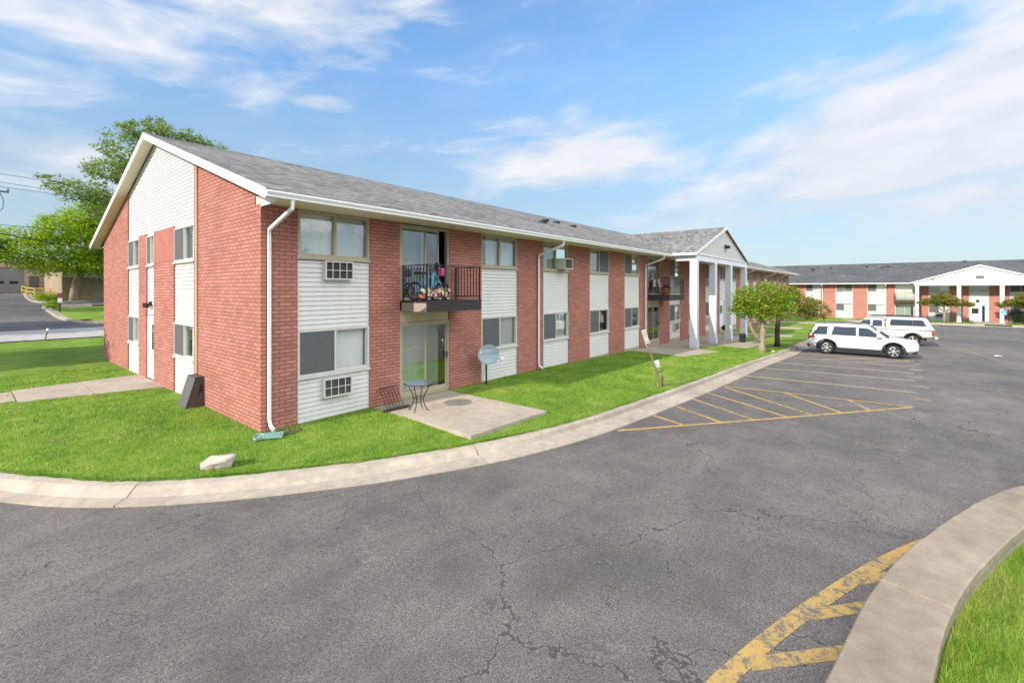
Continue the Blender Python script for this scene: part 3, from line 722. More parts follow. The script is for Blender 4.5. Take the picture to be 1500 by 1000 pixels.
def portico(root, x0, x1, dep, cols, zb, colz, mat):
    """gabled porch roof on square columns, projecting dep from the wall plane"""
    mid = (x0 + x1) / 2; ez = RID - SL * (WID / 2 + OV); pk = ez + SL * (x1 - x0) / 2; th = .13
    ymeet = -OV + (pk - ez) / SL + .6
    mb = MB(); mb.prism([(x0, -dep, ez + .004), (mid, -dep, pk), (x1, -dep, ez + .004), (x1, -dep, ez - th), (mid, -dep, pk - th), (x0, -dep, ez - th)], (0, ymeet + dep, 0))
    # keep only what stands above the main roof
    rf = mb.build('portico_roof', mat, root)
    f = MB(); g = .19; y0, y1 = -dep - .028, -dep - .002
    f.prism([(x0 - .02, y0, ez + .016), (mid, y0, pk + .02), (mid, y0, pk - g), (x0 - .02, y0, ez - g + .07)], (0, y1 - y0, 0))
    f.prism([(x1 + .02, y0, ez + .016), (mid, y0, pk + .02), (mid, y0, pk - g), (x1 + .02, y0, ez - g + .07)], (0, y1 - y0, 0))
    f.box(x0 - .10, x0 - .002, -dep - .02, -OV - .13, ez - .13, ez + .0).box(x1 + .002, x1 + .10, -dep - .02, -OV - .13, ez - .13, ez + .0)
    f.build('portico_fascia', 'white_trim', root)
    s_ = MB(); z = ez - .02
    yb = -dep + .16
    while z < pk - .25:
        t = z + .115; xa = x0 + (z - ez + .14) / SL; xb = x1 - (z - ez + .14) / SL; xc = x0 + (t - ez + .14) / SL; xd = x1 - (t - ez + .14) / SL
        q = t - GRV; s_.add([(xa, yb - .032, z), (xb, yb - .032, z), (xd, yb - .024, q), (xc, yb - .024, q), (xa, yb, z), (xb, yb, z), (xd, yb, q), (xc, yb, q)], [(0, 1, 2, 3), (4, 5, 1, 0), (3, 2, 6, 7)]); z = t
    s_.add([(x0 + .2, yb + .01, ez - .02), (x1 - .2, yb + .01, ez - .02), (mid, yb + .01, pk - .2)], [(0, 1, 2)])
    s_.build('pediment', 'siding', root, fixn=False)
    b = MB(); zt = ez - .022; zbm = ez - .42
    b.box(x0 + .25, x1 - .25, -dep + .1, -dep + .42, zbm, zt).box(x0 + .25, x0 + .57, -dep + .42, -OV - .13, zbm, zt).box(x1 - .57, x1 - .25, -dep + .42, -OV - .13, zbm, zt)
    b.box(x0 + .03, x1 - .03, -dep + .04, -dep + .1, zt - .06, zt)
    b.box(x0 + .57, x1 - .57, -dep + .42, -OV - .1, zt - .16, zt - .12)
    b.build('entablature', 'column_white', root)
    for cx, cz in zip(cols, colz):
        c = MB(); w = .19; yc = -dep + .26
        c.box(cx - w, cx + w, yc - w, yc + w, cz + .55, zbm - .002)
        c.box(cx - w - .012, cx + w + .012, yc - w - .012, yc + w + .012, (cz + zbm) / 2 + .22, (cz + zbm) / 2 + .26)
        c.prism([(cx - w - .025, yc - w - .025, cz - .3), (cx + w + .025, yc - w - .025, cz - .3), (cx + w + .025, yc + w + .025, cz - .3), (cx - w - .025, yc + w + .025, cz - .3)], (0, 0, .45))
        c.add([(cx + sx * q, yc + sy * q, z) for z, q in ((cz + .15, w + .025), (cz + .55, w)) for sx, sy in ((-1, -1), (1, -1), (1, 1), (-1, 1))], [(0, 1, 5, 4), (1, 2, 6, 5), (2, 3, 7, 6), (3, 0, 4, 7)])
        c.build('column', 'column_white', root)
    return rf, pk, ez

# ------------------------------------------------------------------ near apartment building
MAT_BRICK = 'brick'; X0, Y0 = 4.31, 10.77; WID = 16.93; LEN = 69.3
A = thing('apartment_building', 'long two-storey red brick apartment building with white siding strips, nearest the camera', 'building', (X0, Y0, 0), 0, 'brick apartment buildings')
zbn = lambda x: float(grade(x + X0))
def B(a, b, kind, **k): return (a - X0, b - X0, kind, k)
nb = [B(5.13, 7.07, 'win', ac1=(.33, 3.33), ac0=(.31, .42), c1='curtain', s1=(0, 1), s0=(0, 1), q0=(0, .5)),
      B(8.06, 9.96, 'door', s0=(0, .86), s1=(0, .52), c1='dark_blind'),
      B(11.45, 13.41, 'win', s1=(.18, 1), q1=None, s0=(.5, 1)),
      B(15.08, 16.97, 'win', s1=(0, .5), c1='pale_curtain', s0=(.5, 1)),
      B(18.79, 20.72, 'win', s1=(0, .5), c1='pale_curtain', q1=(.5, 1), s0=(0, .3)),
      B(22.44, 24.32, 'win', s1=(.5, 1), q1=(0, .5), c0=None),
      B(25.45, 27.29, 'door', s1=(0, .4), c1='curtain', c0='curtain', s0=(0, .25)),
      B(28.87, 30.84, 'win', ac0=(.35, .42), q1=(0, .5), s1=(.5, 1), ac1=(.62, 3.33)),
      B(32.5, 34.54, 'win', q1=(0, .5)), B(36.26, 38.3, 'win', ac1=(.05, 3.33), ac0=(.1, .42), q1=(0, .6)),
      B(40.0, 42.0, 'entry'), B(43.6, 45.45, 'win', q1=(0, .5), s1=(.5, 1))]
for a in (48.5, 52, 55.6, 59.2, 62.8, 66.4, 69.6): nb.append(B(a, a + 1.95, 'win', q1=(0, .5), s1=(.5, 1)))
facade(A, nb, LEN, zbn, random.Random(5))
roof(A, LEN, WID, .31, .9, 'shingle')
PX0, PX1 = 26.35 - X0, 38.75 - X0
_, pk, ez = portico(A, PX0, PX1, Y0 - 8.3, [26.75 - X0, 30.35 - X0, 34.0 - X0, 38.2 - X0], zbn, [-.2, -.27, -.33, -.40], 'shingle')
fl = MB().box(32.45 - X0, 32.85 - X0, 8.3 - Y0 - .14, 8.3 - Y0 + .14, 5.78, 5.95); fl.prism([(32.45 - X0, 8.3 - Y0 - .14, 5.95), (32.85 - X0, 8.3 - Y0 - .14, 5.95), (32.85 - X0, 8.3 - Y0 + .14, 6.02), (32.45 - X0, 8.3 - Y0 + .14, 6.02)], (0, 0, .02)); fl.build('floodlight', 'plastic_black', A)
# window air conditioner sitting in the open half of one upper window
ac_unit(A, 16.08 - X0, .03, 3.93, .62, .44, .42, 'grey_metal', cols=1, rows=1)
bal = balcony(A, 8.12 - X0, 10.26 - X0, 1.1, 2.46, 2.76)
balcony(A, 25.5 - X0, 27.9 - X0, 1.25, 2.44, 2.74, skin='dark_trim', side='dark_trim')
# downspouts
for xg, xw, bot, kick in ((4.52, 4.46, .12, 1), (14.95, 14.66, .0, 1), (25.2, 24.95, -.1, 0), (47.2, 47.2, -.4, 0), (57.9, 57.9, -.6, 0), (65.2, 65.2, -.8, 0)):
    a = xg - X0; b = xw - X0; gz = float(grade(xw))
    pts = [(a, -OV - .03, ez - .15), (a, -OV - .03, ez - .34), (b, -.075, 4.42), (b, -.075, 4.2), (b, -.075, gz + .26), (b + .01, -.11, gz + .13), (b + .02, -.26, gz + .06)]
    if not kick: pts = pts[:-2] + [(b - .15, -.16, gz + .16), (b - .62, -.5, gz + .07)]
    downspout(A, pts)
# gable end (faces -x): piers, siding, windows; y measured from the front corner
def zr(y): return RID - .165 - SL * abs(y - WID / 2)
def gpier(y0, y1, z1=None, z0=-.25):
    ys = [y0] + ([WID / 2] if y0 < WID / 2 < y1 else []) + [y1]
    top = [(0, y, zr(y) if z1 is None else z1) for y in ys]
    MB().prism([(0, y0, z0), (0, y1, z0)] + top[::-1], (.25, 0, 0)).build('brick_pier', MAT_BRICK, A)
Yr = lambda y: y - Y0
gpier(.252, Yr(15.27)); gpier(Yr(17.17), Yr(19.42), 5.05); gpier(Yr(20.38), Yr(21.45), 5.05); gpier(Yr(23.12), WID)
MB().box(-.004, .01, Yr(17.19), Yr(19.40), 3.98, 5.046).build('plaster_patch', 'plaster', A)
def lapx(name, rows, x=.07):
    mb = MB()
    for z, t, ya, yb, yc, yd in rows:
        k = 1 - GRV / (t - z); q = z + (t - z) * k; yc = ya + (yc - ya) * k; yd = yb + (yd - yb) * k
        mb.add([(x - .032, ya, z), (x - .032, yb, z), (x - .024, yd, q), (x - .024, yc, q), (x, ya, z), (x, yb, z), (x, yd, q), (x, yc, q)], [(0, 3, 2, 1), (4, 0, 1, 5), (3, 7, 6, 2)])
    b0, b1 = rows[0], rows[-1]
    mb.add([(x + .001, b0[2], b0[0]), (x + .001, b0[3], b0[0])] + [(x + .001, r_[5], r_[1]) for r_ in rows] + [(x + .001, r_[4], r_[1]) for r_ in rows[::-1]], [tuple(range(2 + 2 * len(rows)))])
    return mb.build(name, 'siding', A, fixn=False)
rows = []; z = 5.06
while z < zr(WID / 2) - .02:
    t = min(z + .115, zr(WID / 2)); f = lambda q: (max(Yr(15.27), WID / 2 - (zr(WID / 2) - q) / SL), min(Yr(23.12), WID / 2 + (zr(WID / 2) - q) / SL))
    a, b = f(z), f(t); rows.append((z, t, a[0], a[1], b[0], b[1])); z = t
lapx('gable_siding', rows)
MB().box(.05, .09, Yr(15.28), Yr(23.11), 4.985, 5.058).build('trim_board', 'white_trim', A)
def gwin(y0, y1, lower=True, narrow=False):
    w = y1 - y0 - .01; rz = -math.pi / 2
    window(A, (.05, y1 - .005, 3.93), w, 1.04, rz=rz, frame='pale_frame', cur='curtain', cspan=(.62, .97), screen=(0, .5))
    if lower: window(A, (.05, y1 - .005, 1.05), w, 1.02, rz=rz, frame='pale_frame', cur='curtain', cspan=(.6, .97), screen=(0, .5))
    spans = ((-.1, .99), (2.075, 3.87)) if lower else ((2.2, 3.87),)
    for za, zb_ in spans:
        rows = []; z = za
        while z < zb_ - .01:
            t = min(z + .115, zb_); rows.append((z, t, y0 + .005, y1 - .005, y0 + .005, y1 - .005)); z = t
        lapx('siding_panel', rows)
gwin(Yr(15.27), Yr(17.17)); gwin(Yr(21.45), Yr(23.12)); gwin(Yr(19.42), Yr(20.38), lower=False)
ya, yb = Yr(19.44), Yr(20.36)
d = MB().box(.06, .11, ya + .05, yb - .05, -.04, 2.12).box(.03, .12, ya, ya + .048, -.04, 2.17).box(.03, .12, yb - .048, yb, -.04, 2.17).box(.03, .12, ya + .05, yb - .05, 2.125, 2.17).build('side_door', 'door_white', A)
MB().box(.048, .058, ya + .14, ya + .42, 1.0, 1.86).build('pane', 'car_glass', d)
MB().tube([(.06, yb - .12, .98), (.0, yb - .12, .98), (.0, yb - .22, .98)], .014).build('handle', 'steel', d)
MB().box(.05, .06, ya + .3, ya + .42, 1.93, 2.05).build('number_plate', 'paper', d)
l = MB().box(-.02, .05, Yr(19.82), Yr(19.98), 2.52, 2.66); l.lathe([(.03, 0), (.075, .04), (.08, .16), (.0, .17)], (-.10, Yr(19.8), 2.44), 12).lathe([(.03, 0), (.075, .04), (.08, .16), (.0, .17)], (-.10, Yr(20.02), 2.44), 12); l.build('wall_light', 'plastic_black', A)
MB().tube([(-.03, Yr(14.93), .75), (-.03, Yr(14.93), zr(Yr(14.93)) - .03)], .035, 8).build('conduit', 'conduit', A)
# unseen sides, floor and corridor wall inside
MB().box(.252, LEN - .252, WID - .25, WID, -1.6, ZS).build('back_wall', MAT_BRICK, A)
MB().prism([(LEN - .25, 0.252, -1.6), (LEN - .25, WID, -1.6), (LEN - .25, WID, ZS), (LEN - .25, WID / 2, zr(WID / 2)), (LEN - .25, .252, ZS)], (.249, 0, 0)).build('end_wall', MAT_BRICK, A)
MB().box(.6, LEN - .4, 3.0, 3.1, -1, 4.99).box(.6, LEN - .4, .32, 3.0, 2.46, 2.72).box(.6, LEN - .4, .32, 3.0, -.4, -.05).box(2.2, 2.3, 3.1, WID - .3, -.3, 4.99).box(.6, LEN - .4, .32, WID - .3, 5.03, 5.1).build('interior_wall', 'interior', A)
for x, y, zt in ((15.2, 3.2, .0), (17.4, 4.6, 0), (19.0, 4.9, 0), (20.1, 4.4, 0), (34, 5, 0)):
    zz = RID - SL * (WID / 2 - y); MB().box(x - .16, x + .16, y - .16, y + .16, zz - .03, zz + .10).build('roof_vent', 'plastic_black', A)
MB().lathe([(.06, -.2), (.06, .55)], (33, 5.5, RID - SL * (WID / 2 - 5.5)), 10).build('vent_pipe', 'white_trim', A)

# ------------------------------------------------------------------ far apartment building across the lot
MAT_BRICK = 'brick_far'; LF = 52.; FX, FY, FZ = 84.9, 18., -1.17
Bf = thing('apartment_building', 'brick apartment building across the far end of the lot, facing the camera', 'building', (FX, FY, FZ), -math.pi / 2, 'brick apartment buildings')
def C(a, b, kind, **k): return (FY - a, FY - b, kind, k)
fb = [(1.2, 3.2, 'win', {}), (4.4, 6.3, 'win', {}), C(10.15, 8.15, 'win', s1=(.5, 1), q1=(0, .5), s0=(0, 1)), C(6.25, 4.15, 'win', q1=(.3, 1), c1=None, ac1=(.05, 3.9), c0='curtain', s0=(0, 1)), C(2.45, .35, 'win', q1=(0, .5), s0=(0, 1)), C(-.66, -2.75, 'door', c1='curtain', s1=(0, 1), open=False),
      C(-4.2, -6.3, 'win', ac1=(.4, 3.28), ac0=(.35, .42), s1=(.5, 1)), C(-8.15, -10.0, 'entry'), C(-11.8, -13.8, 'win', ac1=(.45, 3.28), q1=(0, 1)), C(-15.5, -17.5, 'door')]
a = -19.2
while a > -32: fb.append(C(a, a - 2., 'win')); a -= 3.7
fb = [(b[0], b[1], b[2], dict(b[3], f1='pale_frame')) for b in fb]
facade(Bf, fb, LF, lambda x: -.1, random.Random(8))
roof(Bf, LF, WID, .3, .3, 'shingle_far')
portico(Bf, FY + 2.35, FY + 15.45, 2.5, [FY + 2.93, FY + 7.0, FY + 10.85, FY + 14.9], None, [-.12] * 4, 'shingle_far')
MB().box(FY + 8.55, FY + 9.25, -2.42, -2.375, 5.6, 5.95).build('address_plaque', 'grey_metal', Bf)
MB().box(FY + 4.4, FY + 4.6, -2.4, -2.32, 5.45, 5.6).build('floodlight', 'plastic_black', Bf)
MB().box(FY + 8.8, FY + 9.1, -.08, .05, 2.55, 2.85).build('wall_light', 'plastic_black', Bf)
balcony(Bf, FY + .55, FY + 2.85, 1.1, 2.46, 2.74, skin='brown_metal', side='brown_metal')
for x in (10.1, 17.65): downspout(Bf, [(x, -OV - .03, ez - .15), (x, -OV - .03, ez - .34), (x, -.075, 4.42), (x, -.075, .1)], (.1, .08))
MB().box(.252, LF - .252, WID - .25, WID, -1.6, ZS).build('back_wall', MAT_BRICK, Bf)
for xa in (0.001, LF - .25): MB().prism([(xa, .252, -1.6), (xa, WID - .252, -1.6), (xa, WID - .252, ZS), (xa, WID / 2, zr(WID / 2)), (xa, .252, ZS)], (.249, 0, 0)).build('end_wall', MAT_BRICK, Bf)
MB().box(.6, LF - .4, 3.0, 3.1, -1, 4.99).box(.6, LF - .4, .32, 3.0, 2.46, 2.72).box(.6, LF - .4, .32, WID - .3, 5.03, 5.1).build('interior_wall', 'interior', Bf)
for x, y in ((8.2, 6.2), (8.3, 5.4), (10.6, 6.4), (15.3, 6.8), (17.2, 6.1), (17.9, 6.5), (26.5, 8.2)):
    zz = RID - SL * (WID / 2 - y); MB().box(x - .2, x + .2, y - .2, y + .2, zz - .03, zz + .16).build('roof_vent', 'plastic_black', Bf)

# ------------------------------------------------------------------ trees
def leaf_cloud(name, blobs, n, size, mat, parent, seed, per=34, spread=.32, droop=.0, shell=.45):
    r = np.random.default_rng(seed)
    B_ = np.array([[*b[0], *(b[1] if hasattr(b[1], '__len__') else (b[1],) * 3)] for b in blobs])
    vol = B_[:, 3] * B_[:, 4] * B_[:, 5]; k = max(1, n // per)
    bi = r.choice(len(B_), k, p=vol ** .8 / (vol ** .8).sum())
    d = r.normal(size=(k, 3)); d /= np.linalg.norm(d, axis=1)[:, None]
    rad = (shell + (1 - shell) * r.random(k) ** .6)[:, None]
    cc = B_[bi, :3] + d * rad * B_[bi, 3:]
    ms = B_[bi, 3:].mean(1)
    ci = np.repeat(np.arange(k), per); m = len(ci)
    g = r.normal(size=(m, 3)) * (spread * np.minimum(ms[ci], 1.6))[:, None] * .5 * np.array([1, 1, .62])
    P = cc[ci] + g
    L = size * r.uniform(.6, 1.35, m)[:, None]; W = L * r.uniform(.42, .62, m)[:, None]
    a = r.normal(size=(m, 3)) * np.array([1, 1, .55]); a[:, 2] -= .25 + droop; a /= np.linalg.norm(a, axis=1)[:, None]
    u = r.normal(size=(m, 3)) * .8 + np.array([0, 0, 1.]); s = np.cross(a, u); s /= np.linalg.norm(s, axis=1)[:, None]
    nn = np.cross(a, s)
    V = np.stack([P - a * L * .5, P + s * W * .5 + nn * L * .10, P + a * L * .5, P - s * W * .5 + nn * L * .10], 1).reshape(-1, 3)
    F = np.arange(m * 4).reshape(-1, 4)
    return raw_mesh(name, V, F, mat, parent)
def tree(name, label, loc, trunk, limbs, blobs, n, size, leaf, bark, seed, group=None, leafname='crown', cat='tree', **kw):
    t = thing(name, label, cat, loc, 0, group)
    mb = MB(); mb.tube([p for p, r in trunk], [r for p, r in trunk], 10)
    for l in limbs: mb.tube([p for p, r in l], [r for p, r in l], 7)
    rr = random.Random(seed); top = Vector(trunk[-1][0])
    for c, r_ in blobs:
        c = Vector(c); mid = (top + c) * .5 + Vector((rr.uniform(-.1, .1), rr.uniform(-.1, .1), .12)) * (c - top).length
        r0 = trunk[-1][1] * .55
        mb.tube([top - Vector((0, 0, .1)), mid, c], [r0 * .9, r0 * .45, r0 * .14], 6)
        rad = r_ if not hasattr(r_, '__len__') else max(r_)
        for k in range(4):
            q = c + Vector((rr.uniform(-1, 1), rr.uniform(-1, 1), rr.uniform(-.4, .8))) * rad * .62
            mb.tube([mid.lerp(c, .6), mid.lerp(q, .62), q], [r0 * .24, r0 * .14, r0 * .04], 5)
    mb.build('trunk', bark, t, smooth=True)
    leaf_cloud(leafname, blobs, n, size, leaf, t, seed, **kw)
    return t
gz = lambda x, y: float(lawn_z(x, y))
# crab apples by the kerb
x, y = 27.15, 5.2
tree('crabapple_tree', 'green crabapple with a pale forked trunk near the white columns', (x, y, gz(x, y) - .03),
     [((0, 0, -.1), .21), ((.0, 0, .25), .165), ((.02, .02, .62), .15), ((.08, -.03, 1.1), .13), ((.12, -.05, 1.6), .11)],
     [[((.0, .02, .55), .12), ((-.16, .28, .95), .085), ((-.30, .46, 1.35), .075), ((-.35, .5, 1.7), .05)]],
     [((0, .1, 2.75), (1.15, 1.15, .85)), ((-.45, .6, 2.4), (.75, .8, .6)), ((.5, -.8, 2.5), (.85, .8, .7)), ((.1, .7, 2.9), (.7, .7, .6)), ((-.3, -.3, 2.15), (.8, .7, .4)), ((.6, .3, 2.35), (.7, .7, .5)), ((-.6, .95, 2.2), (.4, .45, .35)), ((.2, -1.0, 3.0), (.55, .5, .5)), ((.0, -.2, 3.4), (.6, .6, .4))],
     8200, .125, 'crab_leaf', 'bark_pale', 3, 'crabapple trees', per=14, spread=.46)
x, y = 31.2, 5.15
tree('crabapple_tree', 'reddish crabapple with a dark straight trunk between the forked crabapple and the white car', (x, y, gz(x, y) - .03),
     [((0, 0, -.1), .19), ((0, 0, .4), .14), ((.02, 0, 1.0), .13), ((.0, -.05, 1.7), .12)], [],
     [((0, .0, 2.9), (1.15, 1.1, .8)), ((.4, -1.0, 2.6), (.9, .9, .65)), ((.6, -1.7, 2.35), (.75, .7, .55)), ((-.3, .7, 2.7), (.8, .8, .6)), ((.2, .2, 3.3), (.7, .8, .5)), ((.9, -2.15, 2.15), (.5, .5, .4)), ((-.2, -.7, 3.2), (.6, .6, .45)), ((.3, -1.6, 1.9), (.5, .45, .3))],
     10500, .12, 'crab_leaf_red', 'bark_dark', 4, 'crabapple trees', per=22, spread=.36)
# small flat-topped trees by the far building
for (x, y, lab, sd) in ((80.2, -5.45, 'small spreading tree with a red-green umbrella crown left of the far white entrance door', 5), (82.0, -13.0, 'small spreading tree with a red-green umbrella crown right of the far white entrance door', 6)):
    tree('crabapple_tree', lab, (x, y, -1.2), [((0, 0, -.1), .19), ((0, 0, .8), .14), ((.0, -.03, 1.45), .12)], [],
         [((0, 0, 2.95), (1.4, 1.5, .5)), ((0, 1.4, 2.6), (.9, 1.0, .42)), ((0, -1.4, 2.55), (.9, 1.05, .42)), ((.3, 2.2, 2.35), (.6, .65, .3)), ((.1, -2.15, 2.35), (.6, .65, .3)), ((-.3, .3, 3.35), (.9, .9, .35)), ((.5, 0, 2.4), (1.2, 1.3, .3))],
         9000, .17, 'crab_leaf_red', 'bark_pale', sd, 'crabapple trees', per=22, spread=.34)
# honey locust by the warehouse
x, y = 8.9, 74.0
tree('locust_tree', 'broad bright green tree with feathery leaves in front of the tan brick warehouse', (x, y, float(hill(y)) - .05),
     [((0, 0, -.2), .55), ((0, 0, 1.0), .42), ((.2, -.1, 2.4), .38), ((.5, -.3, 3.4), .34)], [],
     [((.5, -1, 6.6), (3.4, 3.2, 2.6)), ((-4.2, -1.5, 5.4), (2.7, 2.6, 1.5)), ((4.2, -1.2, 5.6), (3.0, 2.8, 1.7)), ((3.0, -.5, 9.2), (3.0, 2.8, 2.4)), ((-1.4, -1.2, 8.0), (2.6, 2.5, 1.8)), ((5.6, 0, 8.4), (2.6, 2.6, 2.3)), ((4.4, 0, 11.4), (2.2, 2.2, 1.8)), ((-7.0, -2, 5.6), (2.1, 2.0, 1.1)), ((-2.5, -2.5, 3.9), (2.2, 2.0, .9)), ((1.2, -2.2, 4.2), (2.6, 2.2, 1.1)), ((6.6, -1, 4.4), (2.4, 2.2, 1.1)), ((-5.2, -1, 7.0), (1.8, 1.8, 1.0)), ((2.0, 0, 12.3), (1.3, 1.3, .9)), ((6.5, 0, 13.1), (2.2, 2.0, 1.5)), ((8.6, 0, 10.5), (2.4, 2.2, 2.2)), ((.6, -.5, 10.2), (2.0, 2.0, 1.3)), ((3.4, -2.6, 3.6), (2.2, 1.6, .8)), ((5.5, -2.4, 6.0), (2.4, 1.8, 1.4)), ((-9.0, -2, 5.0), (1.3, 1.3, .7))],
     62000, .25, 'locust_leaf', 'bark_pale', 8, per=30, spread=.5)
# tall maple behind the roof
x, y = 12.0, 52.0
tree('maple_tree', 'tall dusty green maple rising behind the left gable of the near building', (x, y, .65),
     [((0, 0, -.2), .6), ((0, 0, 3), .45), ((.2, 0, 7.0), .36)], [],
     [((-2.0, 0, 14.8), (2.3, 2.2, 1.9)), ((.6, 0, 15.4), (2.4, 2.4, 2.3)), ((2.2, 0, 16.0), (2.0, 2.0, 1.6)), ((-3.5, 0, 12.6), (1.8, 1.8, 1.0)), ((-5.3, -.2, 10.6), (2.0, 1.8, .95)), ((-3.6, 0, 9.2), (1.8, 1.8, 1.0)), ((-1.0, 0, 12.6), (2.2, 2.2, 1.8)), ((4.4, 0, 15.6), (1.9, 1.9, 1.2)), ((7.2, .5, 15.2), (2.0, 1.9, 1.2)), ((9.6, .5, 14.4), (1.8, 1.8, 1.0)), ((3, 0, 12.6), (3, 3, 2.4)), ((-7.4, -.3, 11.2), (.7, .7, .4)), ((-2.2, 0, 16.8), (1.0, 1.0, .6)), ((-.2, 0, 17.4), (1.1, 1.1, .7)), ((-1, 0, 9), (2.5, 2.5, 1.8))],
     34000, .24, 'maple_leaf', 'bark_dark', 9, per=24, spread=.38)
# dark tree at the left margin, and the street tree whose crown shades the left lawn
tree('dark_tree', 'dark green leafy tree at the left margin in front of the pale sky', (-3.6, 62, 1.1),
     [((0, 0, -.2), .4), ((0, 0, 3), .3), ((.3, 0, 5.0), .24)], [],
     [((.6, 0, 6.6), (2.2, 2.2, 1.6)), ((3.6, -.2, 6.3), (1.9, 1.7, .8)), ((5.9, -.2, 5.9), (1.0, 1.0, .45)), ((4.9, 0, 7.3), (1.0, 1, .5)), ((.2, 0, 9), (2.4, 2.2, 1.8))], 9000, .24, 'dark_leaf', 'bark_dark', 10, per=26, spread=.4)
for x, y, lab, sd, sc_ in ((-8.8, 31.6, 'shade tree left of the lawn, its shadow lying in bands over the grass', 11, 1.), (-11.5, 47.5, 'shade tree beside the street, its dappled shadow lying over the asphalt', 12, 1.25)):
    tree('shade_tree', lab, (x, y, gz(-8, 30) if y < 36 else float(hill(y))), [((0, 0, -.3), .35), ((0, 0, 2.4), .25), ((0, 0, 3.6), .2)], [],
         [((0, 0, 5.2 * sc_), (2.6 * sc_, 3.4 * sc_, 1.5)), ((1.5, 1.9, 6.3 * sc_), (2.2, 2.2, 1.2)), ((-1, -.5, 7.6 * sc_), (2.4, 2.6 * sc_, 1.2)), ((1.6, -1.6, 4.4), (1.8, 1.8, .8))], 30000, .26, 'maple_leaf', 'bark_dark', sd, per=26, spread=.42)
tree('shade_tree', 'leafy tree behind the photographer, seen mirrored in the upper corner window', (17.5, -21, -.4), [((0, 0, -.2), .4), ((0, 0, 3), .28), ((0, 0, 4.5), .22)], [],
     [((0, 0, 7.2), (2.6, 2.6, 2.2)), ((-1.8, 0, 6.2), (1.8, 1.8, 1.3)), ((1.7, .3, 6.4), (1.7, 1.7, 1.3)), ((.3, 0, 9.4), (1.8, 1.8, 1.5))], 14000, .25, 'maple_leaf', 'bark_dark', 17, per=26, spread=.42)
# tree tops seen over the long roof
for x, y, z, lab, sd, w in ((33, 36, 10.2, 'tree top showing over the ridge beside the vent pipe', 13, 2.6), (64, 40, 10.6, 'small tree top peeping over the roof just right of the white pediment', 14, 2.2), (80, 46, 10.4, 'low tree top over the roof where the two brick buildings meet', 15, 2.0)):
    tree('distant_tree', lab, (x, y, -.6), [((0, 0, 0), .35), ((0, 0, z * .7), .2)], [], [((0, 0, z * .9), (w, w, 1.5)), ((-w * .8, 0, z * .85), (w * .6, w * .6, 1.1)), ((w * .9, 0, z * .82), (w * .7, w * .7, 1.)), ((.5, 0, z * .98), (w * .5, w * .5, .8))], 5000, .3, 'maple_leaf', 'bark_dark', sd, 'tree tops beyond the long roof', per=20, spread=.42)
# shrubs
def shrub(label, loc, blobs, n, size, mat, sd):
    t = thing('shrub', label, 'shrub', loc); mb = MB()
    for k in range(5):
        a = k * 1.256; mb.tube([(.05 * math.cos(a), .05 * math.sin(a), -.05), (.3 * math.cos(a), .3 * math.sin(a), .55)], [.03, .012], 5)
    mb.build('stem', 'bark_dark', t); leaf_cloud('foliage', blobs, n, size, mat, t, sd, per=20, spread=.4)
shrub('dark green rounded shrub at the foot of the far wall, right of the entrance', (83.6, -12.9, -1.2), [((0, 0, .75), (.9, 1.3, .75)), ((0, -.9, .7), (.8, .8, .65)), ((0, .7, .95), (.6, .7, .5))], 3500, .13, 'dark_leaf', 21)
shrub('low bright green shrub beside the yellow railing', (7.0, 77.0, float(hill(77))), [((0, 0, .4), (1.3, 1.0, .4)), ((1.2, -.6, .35), (.8, .7, .35))], 2500, .14, 'locust_leaf', 22)
shrub('small green bush at the edge of the strip of lawn beyond the street', (6.0, 63.5, float(hill(63.5))), [((0, 0, .35), (.55, .55, .35))], 1200, .12, 'locust_leaf', 23)

# ------------------------------------------------------------------ grass blades
def blades(name, pts, z, hgt, wid, mat, seed, lean=.45, long=False):
    r = np.random.default_rng(seed); m = len(pts)
    a = r.uniform(0, 2 * np.pi, m); dx, dy = np.cos(a), np.sin(a)
    b = r.uniform(0, 2 * np.pi, m); ln = r.random(m) ** .8 * lean * hgt
    lx, ly = np.cos(b) * ln, np.sin(b) * ln
    base = np.stack([pts[:, 0], pts[:, 1], z], 1); sv = np.stack([dx * wid, dy * wid, 0 * dx], 1) * .5
    if not long:
        V = np.stack([base - sv, base + sv, base + np.stack([lx, ly, hgt], 1)], 1).reshape(-1, 3); F = np.arange(m * 3).reshape(-1, 3)
    else:
        mid = base + np.stack([lx * .35, ly * .35, hgt * .62], 1); tip = base + np.stack([lx * 1.15, ly * 1.15, hgt * .95], 1)
        V = np.stack([base - sv, base + sv, mid - sv * .75, mid + sv * .75, tip], 1).reshape(-1, 3); o = (np.arange(m) * 5)[:, None]
        F = np.concatenate([o + np.array([0, 1, 3]), o + np.array([0, 3, 2]), o + np.array([2, 3, 4])], 0)
    return tag(raw_mesh(name, V, F, mat), kind='stuff')
def in_poly(p, poly):
    x, y = p[:, 0], p[:, 1]; c = np.zeros(len(p), bool); q = np.array(poly)
    for (x0, y0), (x1, y1) in zip(q, np.roll(q, -1, 0)):
        c ^= ((y0 > y) != (y1 > y)) & (x < (x1 - x0) * (y - y0) / (y1 - y0 + 1e-12) + x0)
    return c
lawnpoly = np.concatenate([K[(K[:, 0] < 30) & (K[:, 1] < 25)], [[30, 10.74], [4.28, 10.74], [4.28, 25]]])
NP = 620000
p = np.stack([RNG.uniform(-1.3, 30, NP), RNG.uniform(4.6, 25, NP)], 1); dist = np.hypot(p[:, 0], p[:, 1])
keep = RNG.random(NP) < np.clip((9.5 / dist) ** 1.5, 0, 1); p = p[keep]
k = in_poly(p, lawnpoly); p = p[k]
